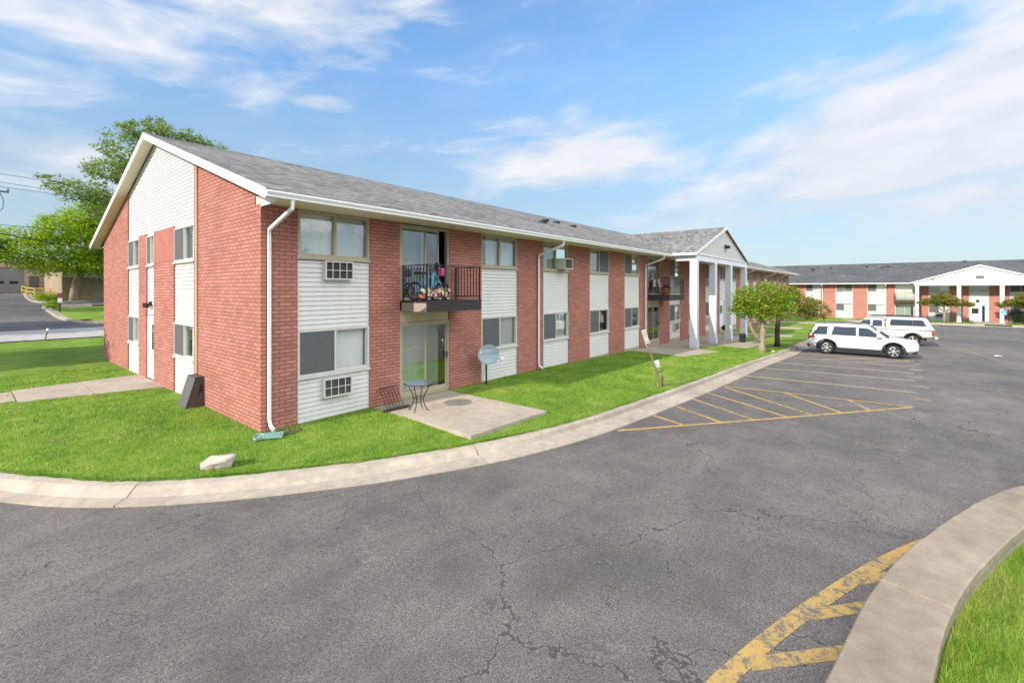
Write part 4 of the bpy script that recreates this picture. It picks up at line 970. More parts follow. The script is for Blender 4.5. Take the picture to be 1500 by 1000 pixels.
for poly in ([(4.4, 18.13), (4.4, 21.52), (1.1, 21.18), (1.1, 18.91)], [(7.10, 10.8), (7.10, 7.0), (9.85, 6.88), (9.85, 10.8)], [(22.88, 10.8), (22.72, 7.73), (25.92, 6.93), (26.7, 8.6), (26.7, 10.8)], [(26.62, 10.8), (26.62, 8.75), (29.4, 8.), (28.9, 6.2), (30, 6.1), (30, 10.8)]):
    p = p[~in_poly(p, poly)]
dist = np.hypot(p[:, 0], p[:, 1]); patch = .75 + .5 * np.sin(p[:, 0] * 1.3 + 2 * np.sin(p[:, 1] * .9)) * np.sin(p[:, 1] * 1.1)
blades('grass', p, lawn_z(p[:, 0], p[:, 1]) - .005, RNG.uniform(.035, .075, len(p)) * (.85 + .25 * patch), .004 + .0009 * dist, 'blade', 31, lean=.75)
q = RNG.uniform(s_of(.2, 13), s_of(28, 4.6), 26000); i = np.clip(np.searchsorted(arc, q) - 1, 0, len(K) - 2); tt = ((q - arc[i]) / (arc[i + 1] - arc[i]))[:, None]
clump = np.clip(.5 + .5 * np.sin(q * 2.3 + 2 * np.sin(q * .9)) + .35 * np.sin(q * 11.), 0, 1.2)
p = K[i] * (1 - tt) + K[i + 1] * tt + N[i] * (RNG.uniform(-.05, .055, len(q)) * (.35 + clump))[:, None]
dist = np.hypot(p[:, 0], p[:, 1]); k = RNG.random(len(q)) < np.clip(10 / dist, 0, 1); p = p[k]; dist = dist[k]
blades('grass', p, lot_z(p[:, 0]) + .155, RNG.uniform(.04, .085, len(p)), .004 + .0009 * dist, 'blade', 33, lean=1.1)
NP = 120000
p = np.stack([RNG.uniform(4.2, 14, NP), RNG.uniform(-6, .3, NP)], 1)
inside = np.array([wall_at(q, .585) for q in np.linspace(0, fa[-1], 120)]); poly = np.concatenate([inside, [[13, -10], [4, -10], [1.2, .3]]])
p = p[in_poly(p, poly)]
d = np.min(np.hypot(p[:, None, 0] - inside[None, ::2, 0], p[:, None, 1] - inside[None, ::2, 1]), 1)
k = RNG.random(len(p)) < np.clip(1.3 - d * .28, .15, 1); p = p[k]; d = d[k]
blades('grass', p, np.full(len(p), -.255) + .03 * np.clip(d, 0, 2), RNG.uniform(.06, .17, len(p)), np.full(len(p), .0065), 'blade_long', 32, lean=.9, long=True)

# ------------------------------------------------------------------ vehicles
def lathe_wheel(par, x, y, r, w, spokes=6, rim='alloy', out=1):
    """wheel with the hub axis along y; out = +1/-1 is the outer side"""
    mb = MB(); rr = r * .66; yo = y + out * w * .36
    mb.lathe([(rr, -w * .34), (rr, w * .40), (rr * .93, w * .42), (rr * .90, w * .1), (rr * .9, -w * .34)], (x, y, r), 28, 'y', cap=False) if out > 0 else mb.lathe([(rr, w * .34), (rr, -w * .40), (rr * .93, -w * .42), (rr * .90, -w * .1), (rr * .9, w * .34)], (x, y, r), 28, 'y', cap=False)
    for k in range(spokes):
        a = 2 * math.pi * k / spokes + .3
        for da in (-.10, .10):
            mb.tube([(x + .05 * math.cos(a), yo - out * .012, r + .05 * math.sin(a)), (x + rr * .93 * math.cos(a + da), yo - out * .03, r + rr * .93 * math.sin(a + da))], .02, square=(.045, .03))
    mb.lathe([(.07, -.03), (.06, .012), (.02, .018)] if out > 0 else [(.07, .03), (.06, -.012), (.02, -.018)], (x, yo, r), 14, 'y')
    o = mb.build('wheel', rim, par)
    t = MB(); t.lathe([(rr * .98, -w * .46), (r * .9, -w * .5), (r * .985, -w * .42), (r, -w * .2), (r, w * .2), (r * .985, w * .42), (r * .9, w * .5), (rr * .98, w * .46), (rr * .97, -w * .46)], (x, y, r), 32, 'y', cap=False); t.build('tyre', 'rubber', o, smooth=True)
    b = MB(); b.lathe([(rr * .86, -.01), (rr * .86, .01)], (x, y - out * .0, r), 20, 'y'); b.build('brake_disc', 'black_metal', o)
def loft_body(name, st, par, mat, wheels, arch, sub=2):
    mb = MB(); rows = []
    for x, zb, zt, wb, wm, wt in st:
        zm = zb + (zt - zb) * .5; cr = .025
        half = [(wb * .6, zb - .01), (wb, zb + .02), (wm * .99, zb + (zt - zb) * .22), (wm, zm), (wm * .985, zb + (zt - zb) * .78), (wt, zt), (wt * .62, zt + cr)]
        rows.append([(x, -w, z) for w, z in half] + [(x, w, z) for w, z in half[::-1]])
    n = len(rows[0]); vs = [q for r in rows for q in r]; fs = []
    for i in range(len(rows) - 1):
        for k in range(n): fs.append((i * n + k, i * n + (k + 1) % n, (i + 1) * n + (k + 1) % n, (i + 1) * n + k))
    fs += [tuple(range(n))[::-1], tuple(range((len(rows) - 1) * n, len(rows) * n))]
    mb.add(vs, fs); o = mb.build(name, mat, par, smooth=True)
    s = o.modifiers.new('s', 'SUBSURF'); s.levels = sub; s.render_levels = sub
    cm = MB()
    for wx, wr in wheels: cm.lathe([(arch, -1.3), (arch, 1.3)], (wx, 0, wr), 40, 'y')
    cut = cm.build('cut', 'rubber', par)
    b = o.modifiers.new('b', 'BOOLEAN'); b.object = cut; b.operation = 'DIFFERENCE'; b.solver = 'EXACT'
    dg = bpy.context.evaluated_depsgraph_get(); me = bpy.data.meshes.new_from_object(o.evaluated_get(dg))
    o.modifiers.clear(); o.data = me; bpy.data.objects.remove(cut)
    return o
def poly_on_side(mb, pts, hw, off, sgn):
    vs = [(x, sgn * (hw(z) + off), z) for x, z in pts]; return mb.prism(vs, (0, -sgn * .02, 0))

def suv(label, loc, rz):
    t = thing('suv', label, 'car', loc, rz)
    st = [(-2.33, .50, .90, .55, .66, .62), (-2.30, .40, .98, .72, .82, .76), (-2.1, .33, 1.03, .8, .90, .84), (-1.5, .27, 1.07, .84, .925, .87), (-.5, .26, 1.05, .85, .925, .87), (.5, .26, 1.03, .85, .925, .87),
          (1.05, .26, 1.02, .84, .925, .86), (1.5, .27, 1.0, .83, .92, .83), (1.95, .30, .95, .80, .90, .79), (2.25, .34, .88, .74, .85, .72), (2.40, .40, .78, .60, .74, .62), (2.43, .46, .70, .5, .62, .5)]
    loft_body('body', st, t, 'car_white', [(-1.43, .37), (1.43, .37)], .45)
    hw = lambda z: .86 - (z - 1.02) / .66 * .155
    g = MB(); S = [(-2.25, -1.98, .98, 1.60), (-1.5, -1.45, 1.02, 1.675), (-.5, -.5, 1.02, 1.69), (.15, .12, 1.0, 1.67), (1.22, .42, .98, 1.63)]
    rows = [[(xb, -hw(zb), zb), (xb * .5 + xr * .5, -hw((zb + zr) / 2) - .012, (zb + zr) / 2), (xr, -hw(zr), zr - .02), (xr, -hw(zr) + .09, zr + .015), (xr, hw(zr) - .09, zr + .015), (xr, hw(zr), zr - .02), (xb * .5 + xr * .5, hw((zb + zr) / 2) + .012, (zb + zr) / 2), (xb, hw(zb), zb)] for xb, xr, zb, zr in S]
    g.grid(rows); g.f += [tuple(range(8)), tuple(range(32, 40))]
    g.build('cabin', 'car_white', t, bevel=.02)
    for sg in (-1, 1):
        for pts in ([(-2.06, 1.09), (-1.42, 1.09), (-1.36, 1.55), (-1.84, 1.54)], [(-1.22, 1.09), (-.12, 1.08), (-.12, 1.55), (-1.10, 1.56)], [(-.02, 1.08), (.98, 1.06), (.42, 1.50), (-.02, 1.55)]):
            m = MB(); poly_on_side(m, pts, hw, .022 if pts[0][0] > -2 else .036, sg); m.build('side_window', 'car_glass', t)
        for xs in (-1.02, -.07, 1.02): MB().box(xs - .006, xs + .006, sg * .928 - .006, sg * .928 + .004, .42, 1.02).build('door_seam', 'plastic_black', t)
        m = MB(); m.box(-1.0, 1.0, sg * .915 - .02, sg * .915 + .02, .27, .42); m.build('sill_cladding', 'plastic_black', t)
        for wx in (-1.43, 1.43):
            m = MB(); P = [(wx + .45 * math.cos(a), .37 + .45 * math.sin(a)) for a in np.linspace(-.15, math.pi + .15, 20)]
            rows = [[(x, sg * .895, z), (x, sg * .935, z), (wx + (x - wx) * 1.11, sg * .93, .37 + (z - .37) * 1.11), (wx + (x - wx) * 1.11, sg * .895, .37 + (z - .37) * 1.11)] for x, z in P]
            m.grid(rows); m.build('wheel_arch', 'plastic_black', t)
        m = MB(); m.box(.74, .95, sg * .90, sg * 1.08, 1.06, 1.20); m.build('mirror', 'car_white', t, bevel=.03)
        for x in (-.55, .42): MB().box(x, x + .2, sg * .922 - .012, sg * .922 + .012, .90, .93).build('door_handle', 'car_white', t)
        MB().box(-1.9, .1, sg * .60 - .02, sg * .60 + .02, 1.70, 1.735).build('roof_rail', 'plastic_black', t, bevel=.01)
        m = MB(); m.prism([(-2.335, sg * .60, .82), (-2.335, sg * .80, .84), (-2.02, sg * .905, .86), (-2.06, sg * .885, 1.10), (-2.30, sg * .76, 1.10), (-2.335, sg * .62, 1.05)], (.012, 0, 0)); 
        m = MB(); m.add([(-2.335, sg * .56, .84), (-2.30, sg * .82, .85), (-1.98, sg * .915, .90), (-2.02, sg * .88, 1.10), (-2.27, sg * .77, 1.12), (-2.33, sg * .56, 1.08), (-2.15, sg * .6, .95)], [(0, 1, 4, 5), (1, 2, 3, 4), (0, 5, 6), (5, 4, 3, 6), (0, 6, 2, 1), (3, 2, 6)]); m.build('tail_light', 'lamp_red', t)
        m = MB(); m.add([(2.43, sg * .55, .68), (2.36, sg * .80, .68), (1.96, sg * .95, .76), (1.94, sg * .925, .92), (2.26, sg * .79, .90), (2.40, sg * .55, .84), (2.1, sg * .6, .8)], [(0, 1, 4, 5), (1, 2, 3, 4), (0, 5, 6), (5, 4, 3, 6), (0, 6, 2, 1), (3, 2, 6)]); m.build('headlight', 'lamp_clear', t)
        MB().lathe([(.07, -.02), (.07, .02)], (2.30, sg * .62, .46), 14, 'x').build('fog_light', 'plastic_black', t)
        for wx in (-1.43, 1.43): lathe_wheel(t, wx, sg * .80, .37, .24, 6, 'alloy', sg)
    m = MB(); m.add([(1.235, -.76, 1.03), (1.235, .76, 1.03), (.46, .60, 1.60), (.46, -.60, 1.60)], [(0, 1, 2, 3)]); m.v = [(x + .015, y, z + .015) for x, y, z in m.v]; m.build('windscreen', 'car_glass', t)
    m = MB(); m.add([(-2.25, -.70, 1.10), (-2.25, .70, 1.10), (-2.02, .58, 1.54), (-2.02, -.58, 1.54)], [(0, 1, 2, 3)]); m.v = [(x - .02, y, z) for x, y, z in m.v]; m.build('rear_window', 'car_glass', t)
    MB().box(-2.36, -2.2, -.72, .72, .34, .52).build('rear_bumper', 'plastic_black', t, bevel=.04)
    MB().box(2.40, 2.44, -.46, .46, .52, .72).build('front_grille', 'plastic_black', t, bevel=.01)
    MB().box(2.18, 2.36, -.6, .6, .27, .38).build('front_lip', 'plastic_black', t, bevel=.02)
    MB().box(-1.9, 2.0, -.7, .7, .22, .40).build('underbody', 'plastic_black', t)
    return t
suv('white sport utility vehicle parked nose out next to the striped stalls', (31.55, 1.24, LZ(31.5, 1.2)), -math.pi / 2)

def pickup(label, loc, rz):
    t = thing('pickup_truck', label, 'truck', loc, rz)
    st = [(-2.78, .62, 1.02, .78, .86, .84), (-2.72, .56, 1.10, .86, .92, .90), (-2.2, .50, 1.14, .88, .94, .92), (-1.0, .46, 1.14, .88, .94, .92), (.3, .42, 1.12, .88, .94, .92), (1.2, .44, 1.10, .88, .94, .90), (2.0, .46, 1.06, .86, .93, .88), (2.55, .50, 1.0, .82, .88, .82), (2.72, .56, .92, .7, .78, .72)]
    loft_body('body', st, t, 'truck_pearl', [(-1.72, .38), (1.72, .38)], .47)
    hw = lambda z: .90 - (z - 1.12) / .66 * .16
    def house(S, name, mat):
        g = MB(); rows = []
        for xb, xr, zb, zr in S:
            rows.append([(xb, -hw(zb), zb), (xr, -hw(zr), zr - .03), (xr, -hw(zr) + .10, zr + .01), (xr, hw(zr) - .10, zr + .01), (xr, hw(zr), zr - .03), (xb, hw(zb), zb)])
        g.grid(rows); m = len(rows); g.f += [tuple(range(6)), tuple(range((m - 1) * 6, m * 6))]; return g.build(name, mat, t, bevel=.02)
    house([(-.30, -.26, 1.08, 1.74), (.5, .45, 1.08, 1.78), (1.42, .72, 1.08, 1.74)], 'cabin', 'truck_pearl')
    house([(-2.76, -2.40, 1.09, 1.82), (-1.5, -1.5, 1.09, 1.86), (-.36, -.42, 1.09, 1.84)], 'bed_cap', 'truck_pearl')
    for sg in (-1, 1):
        for pts in ([(-.20, 1.22), (.36, 1.20), (.34, 1.64), (-.16, 1.64)], [(.44, 1.20), (1.26, 1.18), (.80, 1.62), (.44, 1.65)]):
            m = MB(); poly_on_side(m, pts, hw, .012, sg); m.build('side_window', 'car_glass', t)
        m = MB(); poly_on_side(m, [(-2.38, 1.30), (-.60, 1.30), (-.56, 1.36), (-.60, 1.66), (-.66, 1.70), (-2.14, 1.70), (-2.24, 1.66)], hw, .012, sg); m.build('cap_window', 'car_glass', t)
        m = MB(); poly_on_side(m, [(-1.76, 1.305), (-1.73, 1.305), (-1.66, 1.695), (-1.69, 1.695)], hw, .018, sg); m.build('window_bar', 'plastic_black', t)
        m = MB(); m.box(-2.72, 2.4, sg * .935 - .012, sg * .935 + .012, 1.03, 1.055); m.build('side_moulding', 'brown_metal', t)
        MB().box(-2.74, -2.63, sg * .80, sg * .935, .72, 1.02).build('tail_light', 'lamp_red', t, bevel=.02)
        MB().box(2.60, 2.72, sg * .52, sg * .84, .76, .96).build('headlight', 'lamp_clear', t, bevel=.03)
        MB().box(.95, 1.12, sg * .93, sg * 1.12, 1.14, 1.32).build('mirror', 'plastic_black', t, bevel=.03)
        MB().box(-2.3, .6, sg * .56 - .03, sg * .56 + .03, 1.87, 1.91).build('roof_rack', 'plastic_black', t, bevel=.01)
        for wx in (-1.72, 1.72):
            m = MB(); P = [(wx + .47 * math.cos(a), .38 + .47 * math.sin(a)) for a in np.linspace(.1, math.pi - .1, 18)]
            m.grid([[(x, sg * .905, z), (x, sg * .955, z), (wx + (x - wx) * 1.09, sg * .95, .38 + (z - .38) * 1.09), (wx + (x - wx) * 1.09, sg * .905, .38 + (z - .38) * 1.09)] for x, z in P]); m.build('wheel_arch', 'brown_metal', t)
        for wx in (-1.72, 1.72): lathe_wheel(t, wx, sg * .80, .38, .25, 5, 'alloy', sg)
    m = MB(); m.add([(1.43, -.78, 1.14), (1.43, .78, 1.14), (.77, .66, 1.70), (.77, -.66, 1.70)], [(0, 1, 2, 3)]); m.v = [(x + .018, y, z + .015) for x, y, z in m.v]; m.build('windscreen', 'car_glass', t)
    m = MB(); m.add([(-2.70, -.70, 1.22), (-2.70, .70, 1.22), (-2.47, .60, 1.70), (-2.47, -.60, 1.70)], [(0, 1, 2, 3)]); m.v = [(x - .025, y, z) for x, y, z in m.v]; m.build('rear_window', 'car_glass', t)
    MB().box(-2.94, -2.74, -.90, .90, .46, .64).build('rear_bumper', 'steel', t, bevel=.03)
    MB().box(2.68, 2.86, -.90, .90, .46, .64).build('front_bumper', 'steel', t, bevel=.03)
    MB().box(-2.4, 2.4, -.6, .6, .36, .56).build('underbody', 'plastic_black', t)
    MB().box(-1.6, .4, -.5, .5, 1.92, 1.95).tube([(-1.6, -.58, 1.935), (-1.6, .58, 1.935)], .02, 6).tube([(.4, -.58, 1.935), (.4, .58, 1.935)], .02, 6).build('roof_tray', 'plastic_black', t)
    return t
pickup('pearl white pickup truck with a bed cap and roof rack, parked tail out', (40.35, .52, LZ(40, .5)), math.pi / 2)

# ------------------------------------------------------------------ small things by the near building
def rock(name, label, loc, size, seed, rz=0):
    rr = np.random.default_rng(seed); bm = bmesh.new(); bmesh.ops.create_icosphere(bm, subdivisions=4, radius=1)
    cuts = [(Vector(rr.normal(size=3)).normalized(), rr.uniform(.55, .85)) for _ in range(16)]
    from mathutils import noise as mn
    for v in bm.verts:
        c = v.co.copy()
        for n, d in cuts:
            k = c.dot(n)
            if k > d: c -= n * (k - d) * .92
        c *= 1 + .10 * mn.noise(c * 2.3 + Vector((seed, 0, 0))) + .04 * mn.noise(c * 7)
        v.co = Vector((c.x * size[0], c.y * size[1], c.z * size[2]))
    me = bpy.data.meshes.new(name); bm.to_mesh(me); bm.free(); me.materials.append(M['rock'])
    o = bpy.data.objects.new(name, me); col.objects.link(o); o.location = loc; o.rotation_euler = (0, R(-20), rz)
    return tag(o, label, 'rock')
rock('boulder', 'pale weathered boulder lying in the grass close to the bend of the kerb', (3.08, 9.54, gz(3.08, 9.54) + .02), (.42, .22, .22), 5, R(-38))
rock('stone', 'small pale stone at the foot of the forked crabapple by the kerb end', (27.6, 4.75, gz(27.6, 4.75)), (.16, .13, .11), 9)
# splash block below the corner downspout
t = thing('splash_block', 'green plastic splash tray in the grass below the corner downspout', 'splash tray', (4.30, 10.32, gz(4.3, 10.32) + .02), R(150)); t.scale = (.74, .8, .7)
mb = MB(); P = [(-.36, -.20), (-.36, .20), (.16, .16), (.30, .24), (.40, .12), (.40, -.12), (.30, -.24), (.16, -.16)]
mb.prism([(x, y, 0) for x, y in P], (0, 0, .025))
for a, b in zip(P, P[1:] + P[:1]): mb.tube([(*a, .045), (*b, .045)], .02, square=(.022, .06))
mb.build('tray', 'green_plastic', t)
r_ = MB()
for k in range(6): r_.box(-.28 + .10 * k, -.25 + .10 * k, -.12, .12, .0251, .04)
r_.build('ribs', 'green_plastic', t)
slab('bare_earth', [(4.55, 10.62), (4.5, 10.3), (4.72, 10.12), (5.05, 10.3), (5.0, 10.62)], mat='soil', zoff=.012)
# metal utility cover leaning on the gable wall below the conduit
t = thing('utility_cover', 'brown sloping metal utility cover standing against the gable wall below the tan conduit', 'utility box', (4.31, 14.72, gz(4.1, 14.5) - .02), 0)
W_, D0, D1, H_ = .62, .44, .20, .80
MB().prism([(-.0, -W_ / 2, 0), (-D0, -W_ / 2, 0), (-D1, -W_ / 2, H_), (-.0, -W_ / 2, H_)], (0, .02, 0)).build('side_plate', 'brown_metal', t)
mb = MB().prism([(-.0, W_ / 2 - .02, 0), (-D0, W_ / 2 - .02, 0), (-D1, W_ / 2 - .02, H_), (-.0, W_ / 2 - .02, H_)], (0, .02, 0))
mb.build('side_plate', 'brown_metal', t)
MB().prism([(-D0 - .012, -W_ / 2 - .01, 0), (-D0 - .012, W_ / 2 + .01, 0), (-D1 - .012, W_ / 2 + .01, H_ + .01), (-D1 - .012, -W_ / 2 - .01, H_ + .01)], (.012, 0, 0)).build('front_plate', 'grey_metal', t)
MB().box(-D1 - .012, -.0, -W_ / 2 - .01, W_ / 2 + .01, H_ + .012, H_ + .03).build('top_plate', 'brown_metal', t)
MB().prism([(-.05, -W_ / 2 - .004, .62), (-.10, -W_ / 2 - .004, .64), (-.10, -W_ / 2 - .004, .52), (-.17, -W_ / 2 - .004, .36), (-.06, -W_ / 2 - .004, .42), (-.03, -W_ / 2 - .004, .5)], (0, .003, 0)).build('hole', 'black_metal', t)
# bistro table
t = thing('bistro_table', 'round glass-topped bistro table with curved black legs on the near patio', 'table', (7.74, 9.55, -.083))
MB().lathe([(.37, .70), (.375, .712), (.37, .722), (.0, .722)], n=36).build('tabletop', 'glass_table', t)
MB().torus((0, 0, .708), .378, .014, 'z', 36, 8).build('rim', 'black_metal', t, smooth=True)
for k in range(4):
    a = k * math.pi / 2 + .5; c, s = math.cos(a), math.sin(a)
    prof = [(.30, .70), (.26, .58), (.17, .42), (.13, .30), (.16, .16), (.25, .02), (.28, .005)]
    MB().tube([(c * q, s * q, z) for q, z in prof], .013, 8).build('leg', 'black_metal', t, smooth=True)
MB().torus((0, 0, .33), .14, .009, 'z', 24, 6).build('brace_ring', 'black_metal', t, smooth=True)
# folding rack leaning on the brick pier
t = thing('metal_rack', 'dark wire rack leaning against the brick pier beside the near patio door', 'rack', (7.3, 10.1, -.085))
mb = MB(); b0, b1 = (-.16, -.06, .03), (.34, -.06, .03); t0, t1 = (.0, .58, .48), (.56, .58, .48)
mb.tube([t0, t1], .016, 6).tube([b0, b1], .012, 6)
for k in range(6):
    q = k / 5; mb.tube([tuple(b0[i] + (b1[i] - b0[i]) * q for i in range(3)), tuple(t0[i] + (t1[i] - t0[i]) * q for i in range(3))], .008, 5)
mb.build('frame', 'black_metal', t)
MB().box(-.30, .50, -.12, .02, .012, .05).build('foot_bar', 'dark_trim', t)
# satellite dish on its ground mast
t = thing('satellite_dish', 'grey oval satellite dish with white lettering on a black mast by the wall', 'satellite dish', (11.2, 10.32, gz(11.2, 10.3)), 0)
MB().tube([(0, 0, -.1), (0, 0, .78)], .028, 10).build('mast', 'black_metal', t)
nrm = Vector((-.30, -.86, .10)).normalized(); up = Vector((0, 0, 1)); ex = up.cross(nrm).normalized(); ey = nrm.cross(ex).normalized(); c0 = Vector((.0, -.10, 1.02))
if ex.x < 0: ex = -ex
ey = Vector((0, 0, 1)) - nrm * nrm.z; ey.normalize()
def dp(u, v, h): return tuple(c0 + (ex * u + ey * v + nrm * h) * .88)
mb = MB(); rows = []
for i in range(9):
    q = i / 8; rows.append([dp(.44 * q * math.cos(a), .36 * q * math.sin(a), .085 * q * q - .085) for a in np.linspace(0, 2 * math.pi, 37)])
mb.grid(rows); rim = [dp(.44 * math.cos(a), .36 * math.sin(a), 0) for a in np.linspace(0, 2 * math.pi, 37)]
mb.tube(rim, .010, 6, cap=False)
d = mb.build('reflector', 'dish_grey', t, smooth=True)
s_ = d.modifiers.new('Solid', 'SOLIDIFY'); s_.thickness = .012; s_.offset = 0
tx = bpy.data.curves.new('lettering', 'FONT'); tx.body = 'DIRECTV'; tx.size = .102; tx.extrude = .002; tx.align_x = 'CENTER'; tx.align_y = 'CENTER'
to = bpy.data.objects.new('lettering', tx); col.objects.link(to); to.parent = d
rot = Matrix((ex, ey, nrm)).transposed().to_4x4(); to.matrix_local = Matrix.Translation(Vector(dp(.04, .13, -.030))) @ rot @ Matrix.Rotation(R(4), 4, 'Z') @ Matrix.Rotation(R(0), 4, 'X')
tx.materials.append(M['white_plastic'])
bpy.context.view_layer.update()
lm = bpy.data.meshes.new_from_object(to.evaluated_get(bpy.context.evaluated_depsgraph_get())); ml = to.matrix_local.copy()
bpy.data.objects.remove(to); to = bpy.data.objects.new('lettering', lm); col.objects.link(to); to.parent = d; to.matrix_local = ml
lg = MB(); lg.tube([dp(-.285 + .052 * math.cos(a), .115 + .052 * math.sin(a), -.026) for a in np.linspace(.5, 5.4, 14)], .011, 6); lg.ball(dp(-.28, .115, -.03), .022); lg.build('emblem', 'white_plastic', d)
arm = [dp(.10, -.36, -.03), dp(.20, -.36, .10), dp(.36, -.24, .34)]
a_ = MB().tube(arm, .016, square=(.03, .03)).build('feed_arm', 'white_plastic', t)
MB().tube([dp(.30, -.20, .36), dp(.46, -.16, .36)], .038, 10).tube([dp(.38, -.20, .37), dp(.38, -.12, .26)], .034, 10).build('receiver', 'white_plastic', a_)
MB().tube([(0, 0, .70), (0, -.01, .88), tuple(c0 - nrm * .135)], .035, 8).build('bracket', 'grey_metal', t)
MB().tube([(0, .02, .75), (-.10, .03, .45), (-.13, .04, .18), (-.05, .05, .02)], .006, 5).build('cable', 'cable', t)
# things on the near balcony
bz = 2.775; 
t = thing('bicycle', "child's blue bicycle with a pink handlebar bag on the near balcony", 'bicycle', (8.5, 10.05, bz), R(-3)); t.scale = (1.3, 1.15, 1.3)
rw = .20
for x, nm in ((-.36, 'purple'), (.38, 'purple')):
    w = MB().torus((x, 0, rw), rw - .02, .022, 'y', 28, 8).build('wheel', 'rubber', t, smooth=True)
    r2 = MB().torus((x, 0, rw), rw - .045, .008, 'y', 28, 6)
    for k in range(12):
        a = k * math.pi / 6; r2.tube([(x, 0, rw), (x + (rw - .045) * math.cos(a), 0, rw + (rw - .045) * math.sin(a))], .002, 4)
    r2.build('rim', nm, w)
fb_ = MB(); BB = (-.04, 0, .20); ST = (-.16, 0, .47); HT = (.24, 0, .55); HB = (.27, 0, .44); RA = (-.36, 0, rw); FA = (.38, 0, rw)
for a, b, r0 in ((BB, HB, .02), (ST, HT, .017), (BB, ST, .018), (RA, BB, .012), (RA, ST, .012), (HT, HB, .024)): fb_.tube([a, b], r0, 8)
fb_.build('frame', 'bike_blue', t, smooth=True)
f2 = MB(); f2.tube([HB, (.285, .04, .40), (.38, .04, rw)], .012, 6).tube([HB, (.285, -.04, .40), (.38, -.04, rw)], .012, 6); f2.build('fork', 'bike_teal', t)
h = MB(); h.tube([HT, (.22, 0, .68)], .013, 6).tube([(.13, -.24, .76), (.17, -.14, .74), (.22, -.05, .69), (.22, .05, .69), (.17, .14, .74), (.13, .24, .76)], .012, 6); h.build('handlebar', 'black_metal', t)
s2 = MB(); s2.tube([ST, (-.18, 0, .56)], .012, 6); s2.prism([(-.32, -.08, .56), (-.32, .08, .56), (-.05, .03, .565), (-.05, -.03, .565)], (0, 0, .05)); s2.build('saddle', 'black_metal', t, bevel=.012)
k_ = MB(); k_.lathe([(.06, -.035), (.06, -.025)], BB, 16, 'y').tube([BB, (BB[0], -.05, BB[2]), (BB[0] + .10, -.05, BB[2] - .07), (BB[0] + .10, -.12, BB[2] - .07)], .01, 5).tube([BB, (BB[0], .05, BB[2]), (BB[0] - .10, .05, BB[2] + .07), (BB[0] - .10, .12, BB[2] + .07)], .01, 5); k_.build('crank', 'grey_metal', t)
MB().prism([(.27, -.10, .52), (.40, -.08, .54), (.42, -.08, .70), (.28, -.10, .72)], (0, .2, 0)).build('handlebar_bag', 'pink', t, bevel=.03)
MB().tube([(.12, -.02, .30), (.10, -.03, .48), (.14, -.02, .60)], .03, 6).build('scarf', 'bike_teal', t)
t = thing('flower_box', 'low box of pale and red artificial flowers along the near balcony rail', 'flower box', (8.55, 9.86, bz), 0)
MB().box(-.50, .50, -.07, .07, 0, .08).build('box', 'dark_trim', t, bevel=.01)
rr = random.Random(4)
for mat, n in (('cream_flower', 58), ('petal_red', 16), ('leaf_plain', 18)):
    mb = MB()
    for k in range(n):
        c = (rr.uniform(-.5, .5), rr.uniform(-.12, .10), rr.uniform(.06, .30)); 
        for q in range(5):
            a = q * 1.2566 + rr.random(); mb.ball((c[0] + .03 * math.cos(a), c[1] + .02 * math.sin(a), c[2] + .03 * math.sin(a * 1.0)), (.034, .024, .03), 6, 4)
    mb.build('blossom' if mat != 'leaf_plain' else 'leaves', mat, t)
# second balcony
bz2 = 2.755
t = thing('planter', 'brown half-barrel planter on the second balcony', 'planter', (26.0, 9.9, bz2)); MB().lathe([(.20, 0), (.29, .34), (.30, .36), (.27, .36), (.26, .30)], n=18).build('tub', 'terracotta', t); MB().lathe([(.258, .30), (.262, .306), (.0, .31)], n=18).build('potting_soil', 'soil', t)
leaf_cloud('plant', [((0, 0, .42), (.22, .22, .12))], 240, .09, 'dark_leaf', t, 41, per=12)
def patio_chair(label, loc, rz):
    t = thing('patio_chair', label, 'chair', loc, rz, 'chairs on the second balcony')
    MB().box(-.24, .24, -.24, .24, .40, .44).build('seat', 'pink', t, bevel=.01)
    MB().prism([(-.24, .22, .44), (.24, .22, .44), (.24, .34, .92), (-.24, .34, .92)], (0, .025, 0)).build('backrest', 'beige_panel', t, bevel=.01)
    for sx in (-.22, .22):
        for sy in (-.22, .22): MB().tube([(sx, sy, 0), (sx, sy, .40)], .014, 6).build('leg', 'black_metal', t)
patio_chair('pale-backed chair with a pink seat on the second balcony, facing the rail', (26.75, 10.3, bz2), R(10))
# leaning sign post on the lawn
base = Vector((15.1, 5.9, gz(15.1, 5.9) - .1)); top = Vector((13.55, 5.86, 1.78))
t = thing('sign_post', 'leaning wooden post with a white notice on the lawn by the kerb', 'sign', tuple(base))
v = top - base
MB().tube([(0, 0, 0), tuple(v * .93)], .03, square=(.05, .045)).build('post', 'wood_grey', t)
ax = v.normalized(); sd = Vector((.61, -.79, 0)); sd = (sd - ax * sd.dot(ax)).normalized(); nn = ax.cross(sd)
if nn.dot(-base) < 0: nn = -nn
def pb(mb, a0, a1, b0, b1, d0, d1):
    vs = [tuple(v * a + sd * b + nn * d) for a, b in ((a0, b0), (a1, b0), (a1, b1), (a0, b1)) for d in (d0,)]; return mb.prism(vs, tuple(nn * (d1 - d0)))
b_ = pb(MB(), .82, 1.03, -.07, .07, .03, .045).build('board', 'paper', t)
m = MB()
for k, (l, w_) in enumerate(((1.0, .05), (.97, .06), (.94, .04))): pb(m, l - .008, l + .004, -w_, w_, .0455, .047)
pb(m, .845, .86, -.07, .07, .0455, .047); m.build('lettering', 'pale_red', b_)
m = pb(MB(), .42, .50, .03, .17, -.02, .10).build('meter_box', 'white_plastic', t, bevel=.01)
MB().tube([tuple(v * .30 + sd * .02), tuple(v * .31 + sd * .14), tuple(v * .32 + sd * .24)], .016, 6).build('hook', 'black_metal', t)
